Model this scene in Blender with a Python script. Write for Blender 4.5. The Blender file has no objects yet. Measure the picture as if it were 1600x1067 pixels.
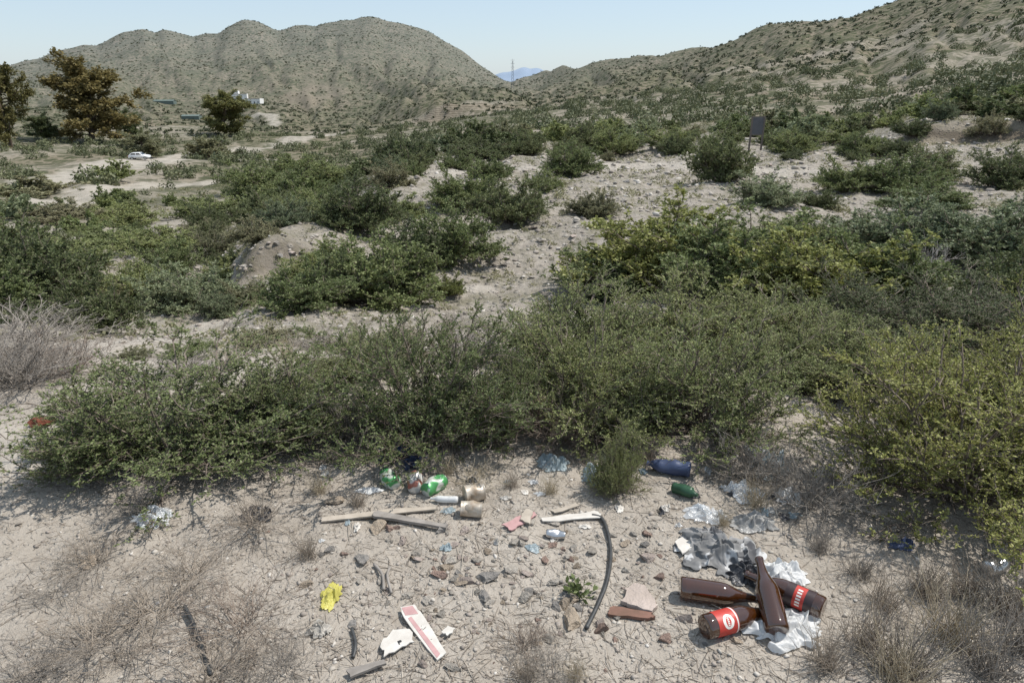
import bpy, bmesh, math, random
import numpy as np
from mathutils import Vector, Matrix, Quaternion, noise as mnoise
random.seed(7); rng=np.random.default_rng(7)
C=bpy.context.scene.collection
F=1067.0; P=math.radians(20.9); CH=1.7
cP,sP=math.cos(P),math.sin(P)
CAM=Vector((0,0,CH))
# ------------------------------------------------------------------ terrain
def h2(ix,iy,s):
    n=(ix.astype(np.int64)*374761393+iy.astype(np.int64)*668265263+s*1274126177)&0xffffffff
    n=((n^(n>>13))*1274126177)&0xffffffff
    n=n^(n>>16)
    return (n&0xffff)/65535.0
def vn(x,y,s=0):
    x=np.asarray(x,float); y=np.asarray(y,float)
    ix=np.floor(x); iy=np.floor(y); fx=x-ix; fy=y-iy
    ux=fx*fx*fx*(fx*(fx*6-15)+10); uy=fy*fy*fy*(fy*(fy*6-15)+10)
    def g(a,b):
        t=h2(ix+a,iy+b,s)*2*math.pi
        return np.cos(t)*(fx-a)+np.sin(t)*(fy-b)
    return 1.4*((g(0,0)*(1-ux)+g(1,0)*ux)*(1-uy)+(g(0,1)*(1-ux)+g(1,1)*ux)*uy)
def sstep(a,b,x):
    t=np.clip((x-a)/(b-a),0,1); return t*t*(3-2*t)
def slope(az,v):
    dy=(533.5-np.asarray(v,float))/F
    return (dy*cP-sP)*np.cos(az)/(cP+dy*sP)
def az_of(u,v):
    dy=(533.5-v)/F; return math.atan2((u-800)/F,cP+dy*sP)
cols={
-150:[(6,545),(12,480),(25,425),(45,370),(70,330),(110,295),(220,245),(400,205),(700,170),(1000,140)],
0:[(6,545),(12,480),(25,420),(45,365),(70,325),(110,290),(220,240),(400,200),(700,165),(1000,130)],
150:[(6,545),(12,480),(24,420),(45,365),(70,325),(110,288),(220,240),(400,198),(700,160),(1000,108)],
310:[(6,545),(11,475),(18,425),(40,365),(70,325),(120,282),(220,238),(400,198),(650,165),(1000,100)],
360:[(6,543),(11.2,440),(11.7,395),(35,358),(70,320),(120,280),(220,238),(400,199),(640,168),(1000,96)],
400:[(6,542),(11.4,430),(11.9,366),(30,352),(70,318),(120,278),(220,237),(400,200),(620,172),(1000,92)],
460:[(6,541),(11.4,425),(12.2,360),(30,345),(70,312),(120,276),(220,236),(400,201),(610,176),(1000,92)],
530:[(6,540),(9.5,478),(14,345),(30,326),(70,302),(120,270),(220,234),(400,203),(600,182),(1000,92)],
600:[(6,540),(9,480),(13,390),(24,280),(50,262),(110,248),(220,223),(400,200),(600,178),(1000,95)],
680:[(6,540),(9,478),(13,385),(24,280),(42,250),(90,232),(200,212),(400,188),(415,158),(1000,108)],
750:[(6,540),(9.5,470),(13.5,370),(24,283),(42,243),(85,222),(170,205),(380,182),(395,156),(1000,125)],
850:[(6,540),(9.5,475),(14,355),(24,278),(42,240),(80,214),(150,195),(280,172),(500,148),(800,134)],
950:[(6,540),(9.5,475),(14,350),(24,278),(42,238),(80,208),(145,185),(260,162),(430,140),(650,120)],
1050:[(6,540),(9.5,455),(14,350),(24,280),(42,238),(80,205),(140,180),(240,155),(400,130),(600,105)],
1200:[(5.8,540),(9,460),(14,350),(24,275),(42,232),(75,200),(130,170),(220,135),(340,105),(480,75)],
1350:[(5.8,540),(9,460),(15,350),(26,285),(42,238),(55,214),(110,178),(180,145),(280,108),(400,60)],
1420:[(5.8,540),(9,460),(15,345),(25,288),(43,222),(43.6,190),(95,170),(150,132),(230,97),(380,30)],
1600:[(5.8,540),(9,460),(15,340),(25,285),(42,222),(42.6,188),(90,158),(150,118),(230,75),(360,0)],
1750:[(5.8,540),(9,460),(14,340),(24,280),(40,220),(40.6,186),(90,154),(150,110),(230,60),(350,-20)]}
ridge=[(-400,125),(-200,118),(0,108),(40,96),(60,93),(85,80),(110,72),(130,66),(150,67),(172,58),(190,50),(205,47),(222,42),(232,46),(243,49),(254,43),(268,45),(285,50),(300,54),(318,48),(340,46),(352,37),(366,30),(380,26),(396,29),(410,34),(422,41),(434,45),(447,40),(460,36),(475,37),(490,40),(505,35),(522,31),(535,27),(552,26),(565,22),(580,22),(592,27),(610,34),(630,41),(650,48),(675,56),(700,68),(722,81),(745,96),(768,112),(790,128),(800,132),(830,125),(850,116),(880,106),(900,102),(930,97),(960,93),(1000,86),(1030,84),(1080,72),(1120,66),(1150,60),(1175,50),(1195,43),(1220,40),(1240,39),(1265,36),(1290,31),(1340,22),(1390,6),(1450,-15),(1600,-60),(1900,-120)]
ridge_r=[(-400,1500),(600,1500),(750,1400),(850,1200),(900,1000),(1050,800),(1200,650),(1350,570),(1500,560),(1900,560)]
NA,NL=601,900
AZ=np.linspace(-math.radians(50),math.radians(50),NA)
L0,L1=math.log(4.3),math.log(12000)
LR=np.linspace(L0,L1,NL)
cu=sorted(cols); caz=np.array([math.atan((u-800)/1098.0) for u in cu])
K=10
cr=np.array([[math.log(cols[u][k][0]) for k in range(K)] for u in cu])
ct=np.array([[float(slope(caz[i],cols[u][k][1])) for k in range(K)] for i,u in enumerate(cu)])
raz=np.array([az_of(u,v) for u,v in ridge])
rt=np.array([float(slope(a,v)) for a,(u,v) in zip(raz,ridge)])
rraz=np.array([az_of(u,80) for u,_ in ridge_r]); rrr=np.array([math.log(r) for _,r in ridge_r])
T=np.zeros((NA,NL)); M=np.zeros((NA,NL))
for i,a in enumerate(AZ):
    lr=[L0]; tt=[-CH/4.3]
    for k in range(K):
        lr.append(np.interp(a,caz,cr[:,k])); tt.append(np.interp(a,caz,ct[:,k]))
    rl=np.interp(a,rraz,rrr); rv=np.interp(a,raz,rt)
    lr.append(rl); tt.append(rv)
    lr.append(rl+0.35); tt.append(min(rv-0.09,-0.02))
    lr.append(L1); tt.append(-0.012)
    T[i]=np.interp(LR,lr,tt)
    f=lr[8]-0.2
    M[i]=np.clip(np.minimum((LR-f)/(rl-f)*3,(rl-.02-LR)/(rl-f)*4),0,1)
def blur(A,s,ax):
    n=int(3*s)+1; k=np.exp(-0.5*(np.arange(-n,n+1)/s)**2); k/=k.sum()
    pad=[(0,0),(0,0)]; pad[ax]=(n,n); B=np.pad(A,pad,mode='edge')
    return np.apply_along_axis(lambda r:np.convolve(r,k,'valid'),ax,B)
Ts=blur(T,4,0); far=sstep(math.log(480),math.log(800),LR)[None,:]
T=Ts*(1-far)+T*far
T=blur(T,1.0,1)
def table(A,az,lr):
    fa=np.clip((az-AZ[0])/(AZ[1]-AZ[0]),0,NA-1.001); fl=np.clip((lr-L0)/(LR[1]-LR[0]),0,NL-1.001)
    i=fa.astype(int); j=fl.astype(int); a=fa-i; b=fl-j
    return (A[i,j]*(1-b)+A[i,j+1]*b)*(1-a)+(A[i+1,j]*(1-b)+A[i+1,j+1]*b)*a
A1380=math.atan((1380-800)/1098.0)
def H(x,y):
    x=np.asarray(x,float); y=np.asarray(y,float)
    r=np.hypot(x,y)+1e-6; az=np.arctan2(x,y); lr=np.log(np.maximum(r,4.3))
    z=np.where(r>4.3,CH+r*table(T,az,lr),0.0)
    back=sstep(math.radians(60),math.radians(130),np.abs(az))
    z=z*(1-back)+(-0.03*np.maximum(r-4,0)*np.exp(-r/3000))*back
    m=table(M,az,lr)
    bank=sstep(34,39,r)*(1-sstep(50,60,r))*sstep(A1380-.03,A1380+.02,az)
    for q,L in enumerate([0.14,0.33,0.8,2,5,12,30,80,200]):
        w=sstep(L*2.2,L*6,r)*(1-sstep(L*40,L*90,r))
        n=vn(x/L+q*7.3,y/L-q*3.1,q)
        if 0.3<L<6: n=n*.9+.6*(.35-np.abs(vn(x/L*1.3+3,y/L*1.3+q,q+60))*1.6)
        z=z+w*0.045*L*n*(1+0.35*((L>4)&(L<100)))*(1+.9*((L>.3)&(L<3))*(r>7))*(1-.5*m*(L>20))*(1-.9*bank*(L>1))
    azd=np.degrees(az)
    wr=.6*vn(azd*.3+5,lr*3,41)
    g=1-np.abs(vn(azd*0.24+lr*1.6+wr,lr*1.5,31))*2.0
    g2=1-np.abs(vn(azd*.7-lr*2.5+wr,lr*4,32))*2.0
    g3=1-np.abs(vn(azd*1.9+lr*3,lr*9,33))*2.0
    z=z-m*r*(0.0095*g+0.0028*g2+0.0007*g3)
    return z
def Hs(x,y): return float(H(np.array([x]),np.array([y]))[0])
RM=np.exp(np.linspace(math.log(0.9),math.log(2500),5000))
def place(u,v):
    dx=(u-800)/F; dy=(533.5-v)/F; d=(dx,cP+dy*sP,-sP+dy*cP); hh=math.hypot(d[0],d[1])
    sx,sy,t=d[0]/hh,d[1]/hh,d[2]/hh
    z=H(RM*sx,RM*sy); zr=CH+RM*t
    idx=np.argmax(zr<z) if (zr<z).any() else 2500
    r=RM[idx]
    return Vector((r*sx,r*sy,float(z[idx])))
def depth(p): return p.y*cP-(p.z-CH)*sP
def ztop(p,u,v):
    r=math.hypot(p.x,p.y); az=math.atan2(p.x,p.y); return CH+r*float(slope(az,v))-p.z
# ------------------------------------------------------------------ helpers
def tag(o,label=None,cat=None,group=None,kind=None):
    if label:o['label']=label
    if cat:o['category']=cat
    if group:o['group']=group
    if kind:o['kind']=kind
    return o
def mesh_np(name,V,Fc,mat=None,smooth=False,attr=None):
    me=bpy.data.meshes.new(name); V=np.asarray(V,np.float32).reshape(-1,3); Fc=np.asarray(Fc,np.int32)
    n,k=Fc.shape
    me.vertices.add(len(V)); me.vertices.foreach_set('co',V.ravel())
    me.loops.add(n*k); me.loops.foreach_set('vertex_index',Fc.ravel())
    me.polygons.add(n); me.polygons.foreach_set('loop_start',np.arange(0,n*k,k,dtype=np.int32))
    try: me.polygons.foreach_set('loop_total',np.full(n,k,dtype=np.int32))
    except Exception: pass
    me.update(calc_edges=True)
    if smooth: me.polygons.foreach_set('use_smooth',np.ones(n,bool))
    if attr:
        for an,av in attr.items():
            a=me.attributes.new(an,'FLOAT','POINT'); a.data.foreach_set('value',np.asarray(av,np.float32))
    if mat: me.materials.append(mat)
    return me
def ob(name,me,parent=None,loc=(0,0,0)):
    o=bpy.data.objects.new(name,me); C.objects.link(o); o.location=loc
    if parent:o.parent=parent
    return o
def empty(name,loc,label,cat,group=None,rz=0):
    o=bpy.data.objects.new(name,None); C.objects.link(o); o.location=loc; o.rotation_euler=(0,0,rz); o.empty_display_size=.1
    return tag(o,label,cat,group)
def bmo(name,bm,mat,parent=None,smooth=False,loc=(0,0,0)):
    bmesh.ops.recalc_face_normals(bm,faces=bm.faces)
    me=bpy.data.meshes.new(name); bm.to_mesh(me); bm.free()
    if smooth:
        for p in me.polygons:p.use_smooth=True
    if mat: me.materials.append(mat)
    return ob(name,me,parent,loc)
def box(bm,x0,x1,y0,y1,z0,z1):
    v=[bm.verts.new((x,y,z)) for x in(x0,x1) for y in(y0,y1) for z in(z0,z1)]
    for f in((0,1,3,2),(4,6,7,5),(0,4,5,1),(2,3,7,6),(0,2,6,4),(1,5,7,3)): bm.faces.new([v[i] for i in f])
def bar(bm,a,b,r,n=4):
    a=Vector(a);b=Vector(b);q=(b-a).to_track_quat('Z','Y'); A=[];B=[]
    for i in range(n):
        o=q@Vector((r*math.cos(2*math.pi*i/n),r*math.sin(2*math.pi*i/n),0)); A.append(bm.verts.new(a+o));B.append(bm.verts.new(b+o))
    for i in range(n): bm.faces.new((A[i],A[(i+1)%n],B[(i+1)%n],B[i]))
    bm.faces.new(A[::-1]);bm.faces.new(B)
def lathe(bm,prof,n=28,fn=None,cap0=True,cap1=True):
    R=[]
    for r,z in prof:
        row=[]
        for i in range(n):
            a=2*math.pi*i/n; p=Vector((r*math.cos(a),r*math.sin(a),z))
            if fn:p=fn(p)
            row.append(bm.verts.new(p))
        R.append(row)
    for k in range(len(R)-1):
        for i in range(n): bm.faces.new((R[k][i],R[k][(i+1)%n],R[k+1][(i+1)%n],R[k+1][i]))
    if cap0:bm.faces.new(R[0][::-1])
    if cap1:bm.faces.new(R[-1])
def prism(bm,poly,z0,z1):
    A=[bm.verts.new((x,y,z0)) for x,y in poly];B=[bm.verts.new((x,y,z1)) for x,y in poly];n=len(poly)
    bm.faces.new(A[::-1]);bm.faces.new(B)
    for i in range(n): bm.faces.new((A[i],A[(i+1)%n],B[(i+1)%n],B[i]))
# ------------------------------------------------------------------ materials
class N:
    def __init__(s,name):
        s.m=bpy.data.materials.new(name); s.m.use_nodes=True; s.t=s.m.node_tree; s.t.nodes.clear()
        s.out=s.t.nodes.new('ShaderNodeOutputMaterial')
    def n(s,ty,**k):
        x=s.t.nodes.new('ShaderNode'+ty)
        for a,b in k.items(): setattr(x,a,b)
        return x
    def l(s,a,b): s.t.links.new(a,b)
    def noise(s,vec,sc,det=4,rough=.55):
        x=s.n('TexNoise'); x.inputs['Scale'].default_value=sc;x.inputs['Detail'].default_value=det;x.inputs['Roughness'].default_value=rough
        if vec is not None: s.l(vec,x.inputs['Vector'])
        return x.outputs['Fac']
    def ramp(s,fac,stops):
        x=s.n('ValToRGB'); e=x.color_ramp.elements
        while len(e)<len(stops): e.new(.5)
        for el,(p,c) in zip(e,stops):
            el.position=p; el.color=(c[0],c[1],c[2],1) if isinstance(c,(tuple,list)) else (c,c,c,1)
        s.l(fac,x.inputs[0]); return x.outputs[0]
    def mix(s,fac,a,b,mode='MIX'):
        x=s.n('MixRGB',blend_type=mode)
        for i,v in enumerate((fac,a,b)):
            if isinstance(v,(int,float)): x.inputs[i].default_value=v if i==0 else (v,v,v,1)
            elif isinstance(v,(tuple,list)): x.inputs[i].default_value=(v[0],v[1],v[2],1)
            else: s.l(v,x.inputs[i])
        return x.outputs[0]
    def math(s,op,a,b=0.0,c=None):
        x=s.n('Math',operation=op)
        for i,v in enumerate((a,b)):
            if isinstance(v,(int,float)): x.inputs[i].default_value=v
            else: s.l(v,x.inputs[i])
        return x.outputs[0]
    def bsdf(s,col,rough=.8,bump=None,bstr=.3,bdist=.01,**k):
        b=s.n('BsdfPrincipled')
        if isinstance(col,(tuple,list)): b.inputs['Base Color'].default_value=(*col,1)
        else: s.l(col,b.inputs['Base Color'])
        if isinstance(rough,(int,float)): b.inputs['Roughness'].default_value=rough
        else: s.l(rough,b.inputs['Roughness'])
        for a,v in k.items(): b.inputs[a.replace('_',' ')].default_value=v
        if bump is not None:
            bn=s.n('Bump'); bn.inputs['Strength'].default_value=bstr; bn.inputs['Distance'].default_value=bdist
            s.l(bump,bn.inputs['Height']); s.l(bn.outputs[0],b.inputs['Normal'])
        s.l(b.outputs[0],s.out.inputs[0]); return b
def simple(name,c1,c2=None,scale=20,rough=.8,bstr=.3,bdist=.003,**k):
    m=N(name); tc=m.n('TexCoord').outputs['Object']
    f=m.noise(tc,scale,5,.6)
    c2=c2 or tuple(x*.7 for x in c1)
    col=m.ramp(f,[(.3,c2),(.7,c1)])
    m.bsdf(col,rough,bump=f,bstr=bstr,bdist=bdist,**k); return m.m
def attrn(m,name):
    a=m.n('Attribute'); a.attribute_name=name; return a.outputs['Fac']
g=N('ground_soil'); pos=g.n('NewGeometry').outputs['Position']
nA=g.noise(pos,.02,7,.62);nB=g.noise(pos,.7,6,.6);nC=g.noise(pos,7,6,.65);nD=g.noise(pos,70,4,.7)
base=g.ramp(nB,[(.3,(.285,.248,.205)),(.5,(.365,.322,.272)),(.68,(.43,.385,.33))])
base=g.mix(.4,base,g.ramp(nC,[(.3,(.25,.215,.175)),(.62,(.47,.425,.37))]))
vo=g.n('TexVoronoi'); vo.inputs['Scale'].default_value=38; g.l(pos,vo.inputs['Vector'])
pcol=g.ramp(vo.outputs['Color'],[(.2,(.25,.22,.19)),(.8,(.52,.48,.42))])
pm=g.ramp(vo.outputs['Distance'],[(.2,1.0),(.36,0.0)])
base=g.mix(g.math('MULTIPLY',pm,.35),base,pcol)
mid=attrn(g,'mid')
base=g.mix(g.math('MULTIPLY',mid,.42),base,g.ramp(nC,[(.35,(.18,.158,.13)),(.65,(.33,.298,.255))]))
v2=g.n('TexVoronoi'); v2.inputs['Scale'].default_value=6; g.l(pos,v2.inputs['Vector'])
pm2=g.ramp(v2.outputs['Distance'],[(.2,1.0),(.4,0.0)])
base=g.mix(g.math('MULTIPLY',g.math('MULTIPLY',pm2,mid),.55),base,g.ramp(v2.outputs['Color'],[(.2,(.20,.175,.15)),(.8,(.46,.425,.38))]))
base=g.mix(g.ramp(nD,[(.33,.25),(.48,0.0)]),base,(.20,.165,.13))
nE=g.noise(pos,1.7,8,.7)
base=g.mix(g.math('MULTIPLY',g.ramp(nE,[(.47,0.0),(.62,1.0)]),g.math('MULTIPLY',mid,.65)),base,(.155,.145,.09))
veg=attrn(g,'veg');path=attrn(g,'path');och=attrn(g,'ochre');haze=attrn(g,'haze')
hillc=g.ramp(nA,[(.32,(.095,.09,.052)),(.46,(.135,.117,.074)),(.56,(.165,.137,.092)),(.7,(.20,.165,.12))])
base=g.mix(g.math('MULTIPLY',veg,.92),base,hillc)
base=g.mix(path,base,g.ramp(nC,[(.3,(.36,.32,.27)),(.7,(.46,.42,.365))]))
def spots(sc,thr,amt):
    global base
    v=g.n('TexVoronoi',voronoi_dimensions='2D'); v.inputs['Scale'].default_value=sc; v.inputs['Randomness'].default_value=1
    g.l(pos,v.inputs['Vector'])
    sep=g.n('SeparateColor'); g.l(v.outputs['Color'],sep.inputs[0])
    rad=g.math('MULTIPLY',sep.outputs[0],thr)
    s=g.math('LESS_THAN',v.outputs['Distance'],rad)
    s=g.math('MULTIPLY',s,g.math('MULTIPLY',veg,g.math('SUBTRACT',1.0,path)))
    base=g.mix(g.math('MULTIPLY',s,amt),base,g.ramp(sep.outputs[1],[(0,(.036,.043,.02)),(1,(.075,.082,.04))]))
spots(.17,.5,.9); spots(.33,.58,.9); spots(.8,.5,.6)
wv=g.n('TexWave',wave_type='BANDS',bands_direction='Z'); wv.inputs['Scale'].default_value=.35; wv.inputs['Distortion'].default_value=5; wv.inputs['Detail'].default_value=5
g.l(pos,wv.inputs['Vector'])
base=g.mix(och,base,g.ramp(wv.outputs['Fac'],[(.2,(.125,.10,.072)),(.8,(.255,.215,.16))]))
base=g.mix(haze,base,(.40,.45,.52))  # aerial haze painted into the ground colour, stronger with distance from the origin
hgt=g.math('ADD',g.math('MULTIPLY',nC,.5),g.math('ADD',g.math('MULTIPLY',nD,.22),g.math('MULTIPLY',pm,.12)))
hgt=g.math('ADD',hgt,g.math('MULTIPLY',g.math('ADD',g.math('MULTIPLY',pm2,.9),g.math('MULTIPLY',nE,3.2)),mid))
g.bsdf(base,.95,bump=hgt,bstr=.8,bdist=.06,Specular_IOR_Level=.1)
MG=g.m
def leafmat(name,ca,cb,cc,tr=.3):
    m=N(name); tc=m.n('TexCoord').outputs['Object']; oi=m.n('ObjectInfo').outputs['Random']
    rv=attrn(m,'rnd')
    f=m.noise(tc,5,3)
    c=m.ramp(rv,[(0,ca),(.6,cb),(1,cc)])
    c=m.mix(m.ramp(f,[(.35,.35),(.6,0.0)]),c,tuple(x*.6 for x in ca))
    hs=m.n('HueSaturation'); m.l(c,hs.inputs['Color']); m.l(m.math('ADD',m.math('MULTIPLY',oi,.5),.8),hs.inputs['Value'])
    m.l(m.math('ADD',m.math('MULTIPLY',oi,-.03),.515),hs.inputs['Hue'])
    b=m.bsdf(hs.outputs[0],.6,Specular_IOR_Level=.25)
    tl=m.n('BsdfTranslucent'); m.l(hs.outputs[0],tl.inputs[0])
    mx=m.n('MixShader'); mx.inputs[0].default_value=tr; m.l(b.outputs[0],mx.inputs[1]); m.l(tl.outputs[0],mx.inputs[2]); m.l(mx.outputs[0],m.out.inputs[0])
    return m.m
LM={'g':leafmat('leaf_green',(.14,.17,.06),(.235,.27,.105),(.36,.39,.185)),
    'y':leafmat('leaf_yellow_green',(.18,.195,.055),(.29,.305,.095),(.43,.43,.17)),
    'b':leafmat('leaf_blue_grey',(.145,.175,.09),(.225,.26,.145),(.33,.365,.225)),
    'd':leafmat('leaf_dark',(.085,.105,.042),(.14,.165,.07),(.22,.245,.12)),
    'k':leafmat('leaf_khaki',(.175,.175,.095),(.25,.245,.135),(.35,.33,.20)),
    't':leafmat('leaf_olive_brown',(.12,.105,.04),(.19,.16,.058),(.27,.22,.085)),
    'o':leafmat('leaf_olive',(.12,.125,.045),(.20,.195,.07),(.28,.26,.10)),
    'f':leafmat('leaf_far',(.065,.078,.038),(.11,.125,.062),(.175,.185,.10),.15),
    'h':leafmat('leaf_hill',(.04,.048,.023),(.065,.075,.037),(.10,.108,.055),.1)}
def barkm(name,a,b):
    m=N(name); tc=m.n('TexCoord').outputs['Object']; f=m.noise(tc,25,4)
    m.bsdf(m.ramp(f,[(.3,b),(.7,a)]),.9,Specular_IOR_Level=.2); return m.m
MB=barkm('bark_grey',(.25,.205,.17),(.12,.097,.077)); MD=barkm('dead_twig',(.40,.34,.275),(.23,.19,.15)); MW=barkm('bleached_twig',(.66,.61,.56),(.48,.44,.40)); MS=barkm('straw',(.50,.43,.31),(.32,.26,.18)); MPK=barkm('brown_dead_twig',(.33,.265,.215),(.18,.14,.11)); MGY=barkm('grey_dead_twig',(.34,.305,.265),(.19,.165,.14))
MBK=barkm('trunk_bark',(.17,.13,.10),(.09,.07,.05))
def rockm(name,a,b):
    m=N(name); tc=m.n('TexCoord').outputs['Object']; oi=m.n('ObjectInfo').outputs['Random']
    f=m.noise(tc,3.5,7,.65); c=m.ramp(f,[(.3,b),(.65,a)])
    hs=m.n('HueSaturation'); m.l(c,hs.inputs['Color']); m.l(m.math('ADD',m.math('MULTIPLY',oi,.5),.75),hs.inputs['Value'])
    m.bsdf(hs.outputs[0],.9,bump=f,bstr=.7,bdist=.08,Specular_IOR_Level=.2); return m.m
MR={'p':rockm('stone_pale',(.45,.41,.355),(.29,.255,.215)),'g':rockm('stone_grey',(.34,.315,.285),(.20,.185,.17)),'t':rockm('stone_tan',(.42,.345,.265),(.27,.215,.16)),'r':rockm('stone_reddish',(.34,.245,.20),(.22,.15,.12)),'k':rockm('stone_pink',(.45,.375,.33),(.32,.265,.225)),'m':rockm('stone_red_brown',(.30,.10,.06),(.16,.055,.035))}
# ------------------------------------------------------------------ ground mesh
polys=[]
def ppath(px,w): polys.append(([place(*p).to_2d() for p in px],w))
ppath([(-60,310),(0,297),(60,287),(110,274),(150,260),(175,251)],5)
ppath([(60,330),(150,300),(230,290),(330,285)],3)
ppath([(130,275),(230,250),(300,243),(380,235),(450,222),(520,212)],7)
ppath([(190,258),(215,254),(245,252)],8)
ppath([(130,553),(230,532),(330,503),(400,492),(520,487),(640,468),(760,452)],.2)
ppath([(-40,760),(20,705),(90,660)],.22)
ppath([(700,268),(800,262),(900,262),(1040,258),(1180,262),(1330,275)],1.8)
ppath([(300,395),(200,385),(120,375)],1.0)
ppath([(430,195),(425,180),(400,178)],6)
def pmask(x,y):
    m=np.zeros_like(x)
    for pts,w in polys:
        for a,b in zip(pts[:-1],pts[1:]):
            ax,ay=a;bx,by=b;dx,dy=bx-ax,by-ay
            t=np.clip(((x-ax)*dx+(y-ay)*dy)/(dx*dx+dy*dy+1e-9),0,1)
            d=np.hypot(x-ax-t*dx,y-ay-t*dy)
            d=d+vn(x/w*.8,y/w*.8,5)*w*.6
            m=np.maximum(m,1-sstep(w*.5,w*1.1,d))
    return m
azg=np.concatenate([np.linspace(-math.pi,-math.radians(47),36)[:-1],np.linspace(-math.radians(47),math.radians(47),640),np.linspace(math.radians(47),math.pi,36)[1:]])
rg=np.exp(np.linspace(math.log(.2),math.log(11500),850))
A,R=np.meshgrid(azg,rg,indexing='ij'); X=R*np.sin(A);Y=R*np.cos(A)
Z=H(X,Y)
na,nr=A.shape
I=np.arange(na*nr).reshape(na,nr)
Fq=np.stack([I[:-1,:-1],I[:-1,1:],I[1:,1:],I[1:,:-1]],-1).reshape(-1,4)
pm_=pmask(X,Y)
vegm=sstep(30,130,R)*.95+.02
patch=sstep(-.25,.25,vn(X/60,Y/60,77)+.5*vn(X/22,Y/22,78))
vegm*=np.where(R<450,.6+.4*patch,1)
def blob(u,v,r,du,dl):
    a=az_of(u,v); return np.exp(-((A-a)/math.radians(du))**2-((np.log(R)-math.log(r))/dl)**2)
och=np.clip(1.0*blob(485,150,760,2.4,.13)*sstep(-.3,.3,vn(X/25,Y/60,9)),0,.7)
och=np.maximum(och,np.clip(1.5*blob(700,170,407,5.0,.035),0,.85))
och=np.maximum(och,np.clip(1.8*sstep(A1380-.02,A1380+.03,A)*np.exp(-((np.log(R)-math.log(42.6))/.02)**2),0,.85)*(R<60))
och=np.maximum(och,np.clip(1.3*blob(410,400,11.5,5.0,.035),0,.55))
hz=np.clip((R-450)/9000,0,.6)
midm=sstep(4.5,8,R)*(1-sstep(60,140,R))
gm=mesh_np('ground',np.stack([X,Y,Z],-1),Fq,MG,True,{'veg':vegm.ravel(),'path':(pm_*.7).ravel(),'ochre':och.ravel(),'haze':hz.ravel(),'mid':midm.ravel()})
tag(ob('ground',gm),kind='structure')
az=np.linspace(math.radians(-12),math.radians(14),160); rr=[4200,5000,6500]
hh=CH+5000*(.004+.005*np.abs(vn(az*40,az*0,4))+.011*np.exp(-((az-.02)/.035)**2))
V=[];
for i,a in enumerate(az):
    for k,r in enumerate(rr): V.append((r*math.sin(a),r*math.cos(a),[-120,hh[i],-100][k]))
Fh=[(i*3+k,i*3+k+1,i*3+k+4,i*3+k+3) for i in range(len(az)-1) for k in range(2)]
fm=N('far_hill'); ps=fm.n('NewGeometry').outputs['Position']; fm.bsdf(fm.ramp(fm.noise(ps,.004,5),[(.3,(.20,.26,.34)),(.7,(.25,.31,.40))]),1)  # blue of aerial perspective painted into the hill colour
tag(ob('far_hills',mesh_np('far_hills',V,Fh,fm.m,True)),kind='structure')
# ------------------------------------------------------------------ vegetation generators
def nrm(v): return v/(np.linalg.norm(v,axis=-1,keepdims=True)+1e-9)
def grow(S,D,Ln,ns,wob,up,rg_):
    pts=[S]; d=nrm(D); st=(Ln/ns)[:,None]
    for k in range(ns):
        d=nrm(d+wob*rg_.normal(size=d.shape)+np.array([0,0,up])); pts.append(pts[-1]+d*st)
    return np.stack(pts,1)
def kids(Pt,per,t0,t1,spread,rg_,up=0):
    n,s,_=Pt.shape; idx=np.repeat(np.arange(n),per); t=rg_.uniform(t0,t1,len(idx))*(s-1.0001); k=t.astype(int); f=(t-k)[:,None]
    a=Pt[idx,k]; b=Pt[idx,k+1]; D=nrm(nrm(b-a)+spread*rg_.normal(size=a.shape)+np.array([0,0,up]))
    return a*(1-f)+b*f,D,idx
def tubes(Pt,r0,r1):
    n,s,_=Pt.shape; a=Pt[:,:-1].reshape(-1,3); b=Pt[:,1:].reshape(-1,3)
    rr_=np.linspace(r0,r1,s); ra=np.tile(rr_[:-1],n)[:,None]; rb=np.tile(rr_[1:],n)[:,None]
    d=nrm(b-a); h=np.where(np.abs(d[:,2:3])>.9,np.array([[1.,0,0]]),np.array([[0,0,1.]])); u=nrm(np.cross(d,h)); w=np.cross(d,u)
    V=[]
    for base_,r in((a,ra),(b,rb)):
        for k in range(3):
            th=2*math.pi*k/3; V.append(base_+r*(math.cos(th)*u+math.sin(th)*w))
    V=np.stack(V,1); m=len(a); off=(np.arange(m)*6)[:,None]
    Fx=np.concatenate([off+np.array([[0,1,4,3]]),off+np.array([[1,2,5,4]]),off+np.array([[2,0,3,5]])])
    return V.reshape(-1,3),Fx
def merge(L):
    V=[];Fx=[];o=0
    for v,f in L: V.append(v);Fx.append(f+o);o+=len(v)
    return np.concatenate(V),np.concatenate(Fx)
def leaves(Pc,D,ln,wd,rg_):
    n=len(Pc); l=(ln*rg_.uniform(.6,1.3,n))[:,None]; w=(wd*rg_.uniform(.6,1.3,n))[:,None]
    s=nrm(np.cross(D,rg_.normal(size=D.shape)))
    V=np.stack([Pc,Pc+D*l*.5+s*w*.5,Pc+D*l,Pc+D*l*.5-s*w*.5],1).reshape(-1,3)
    return V,np.arange(4*n).reshape(n,4),np.repeat(rg_.uniform(0,1,n),4)
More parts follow.
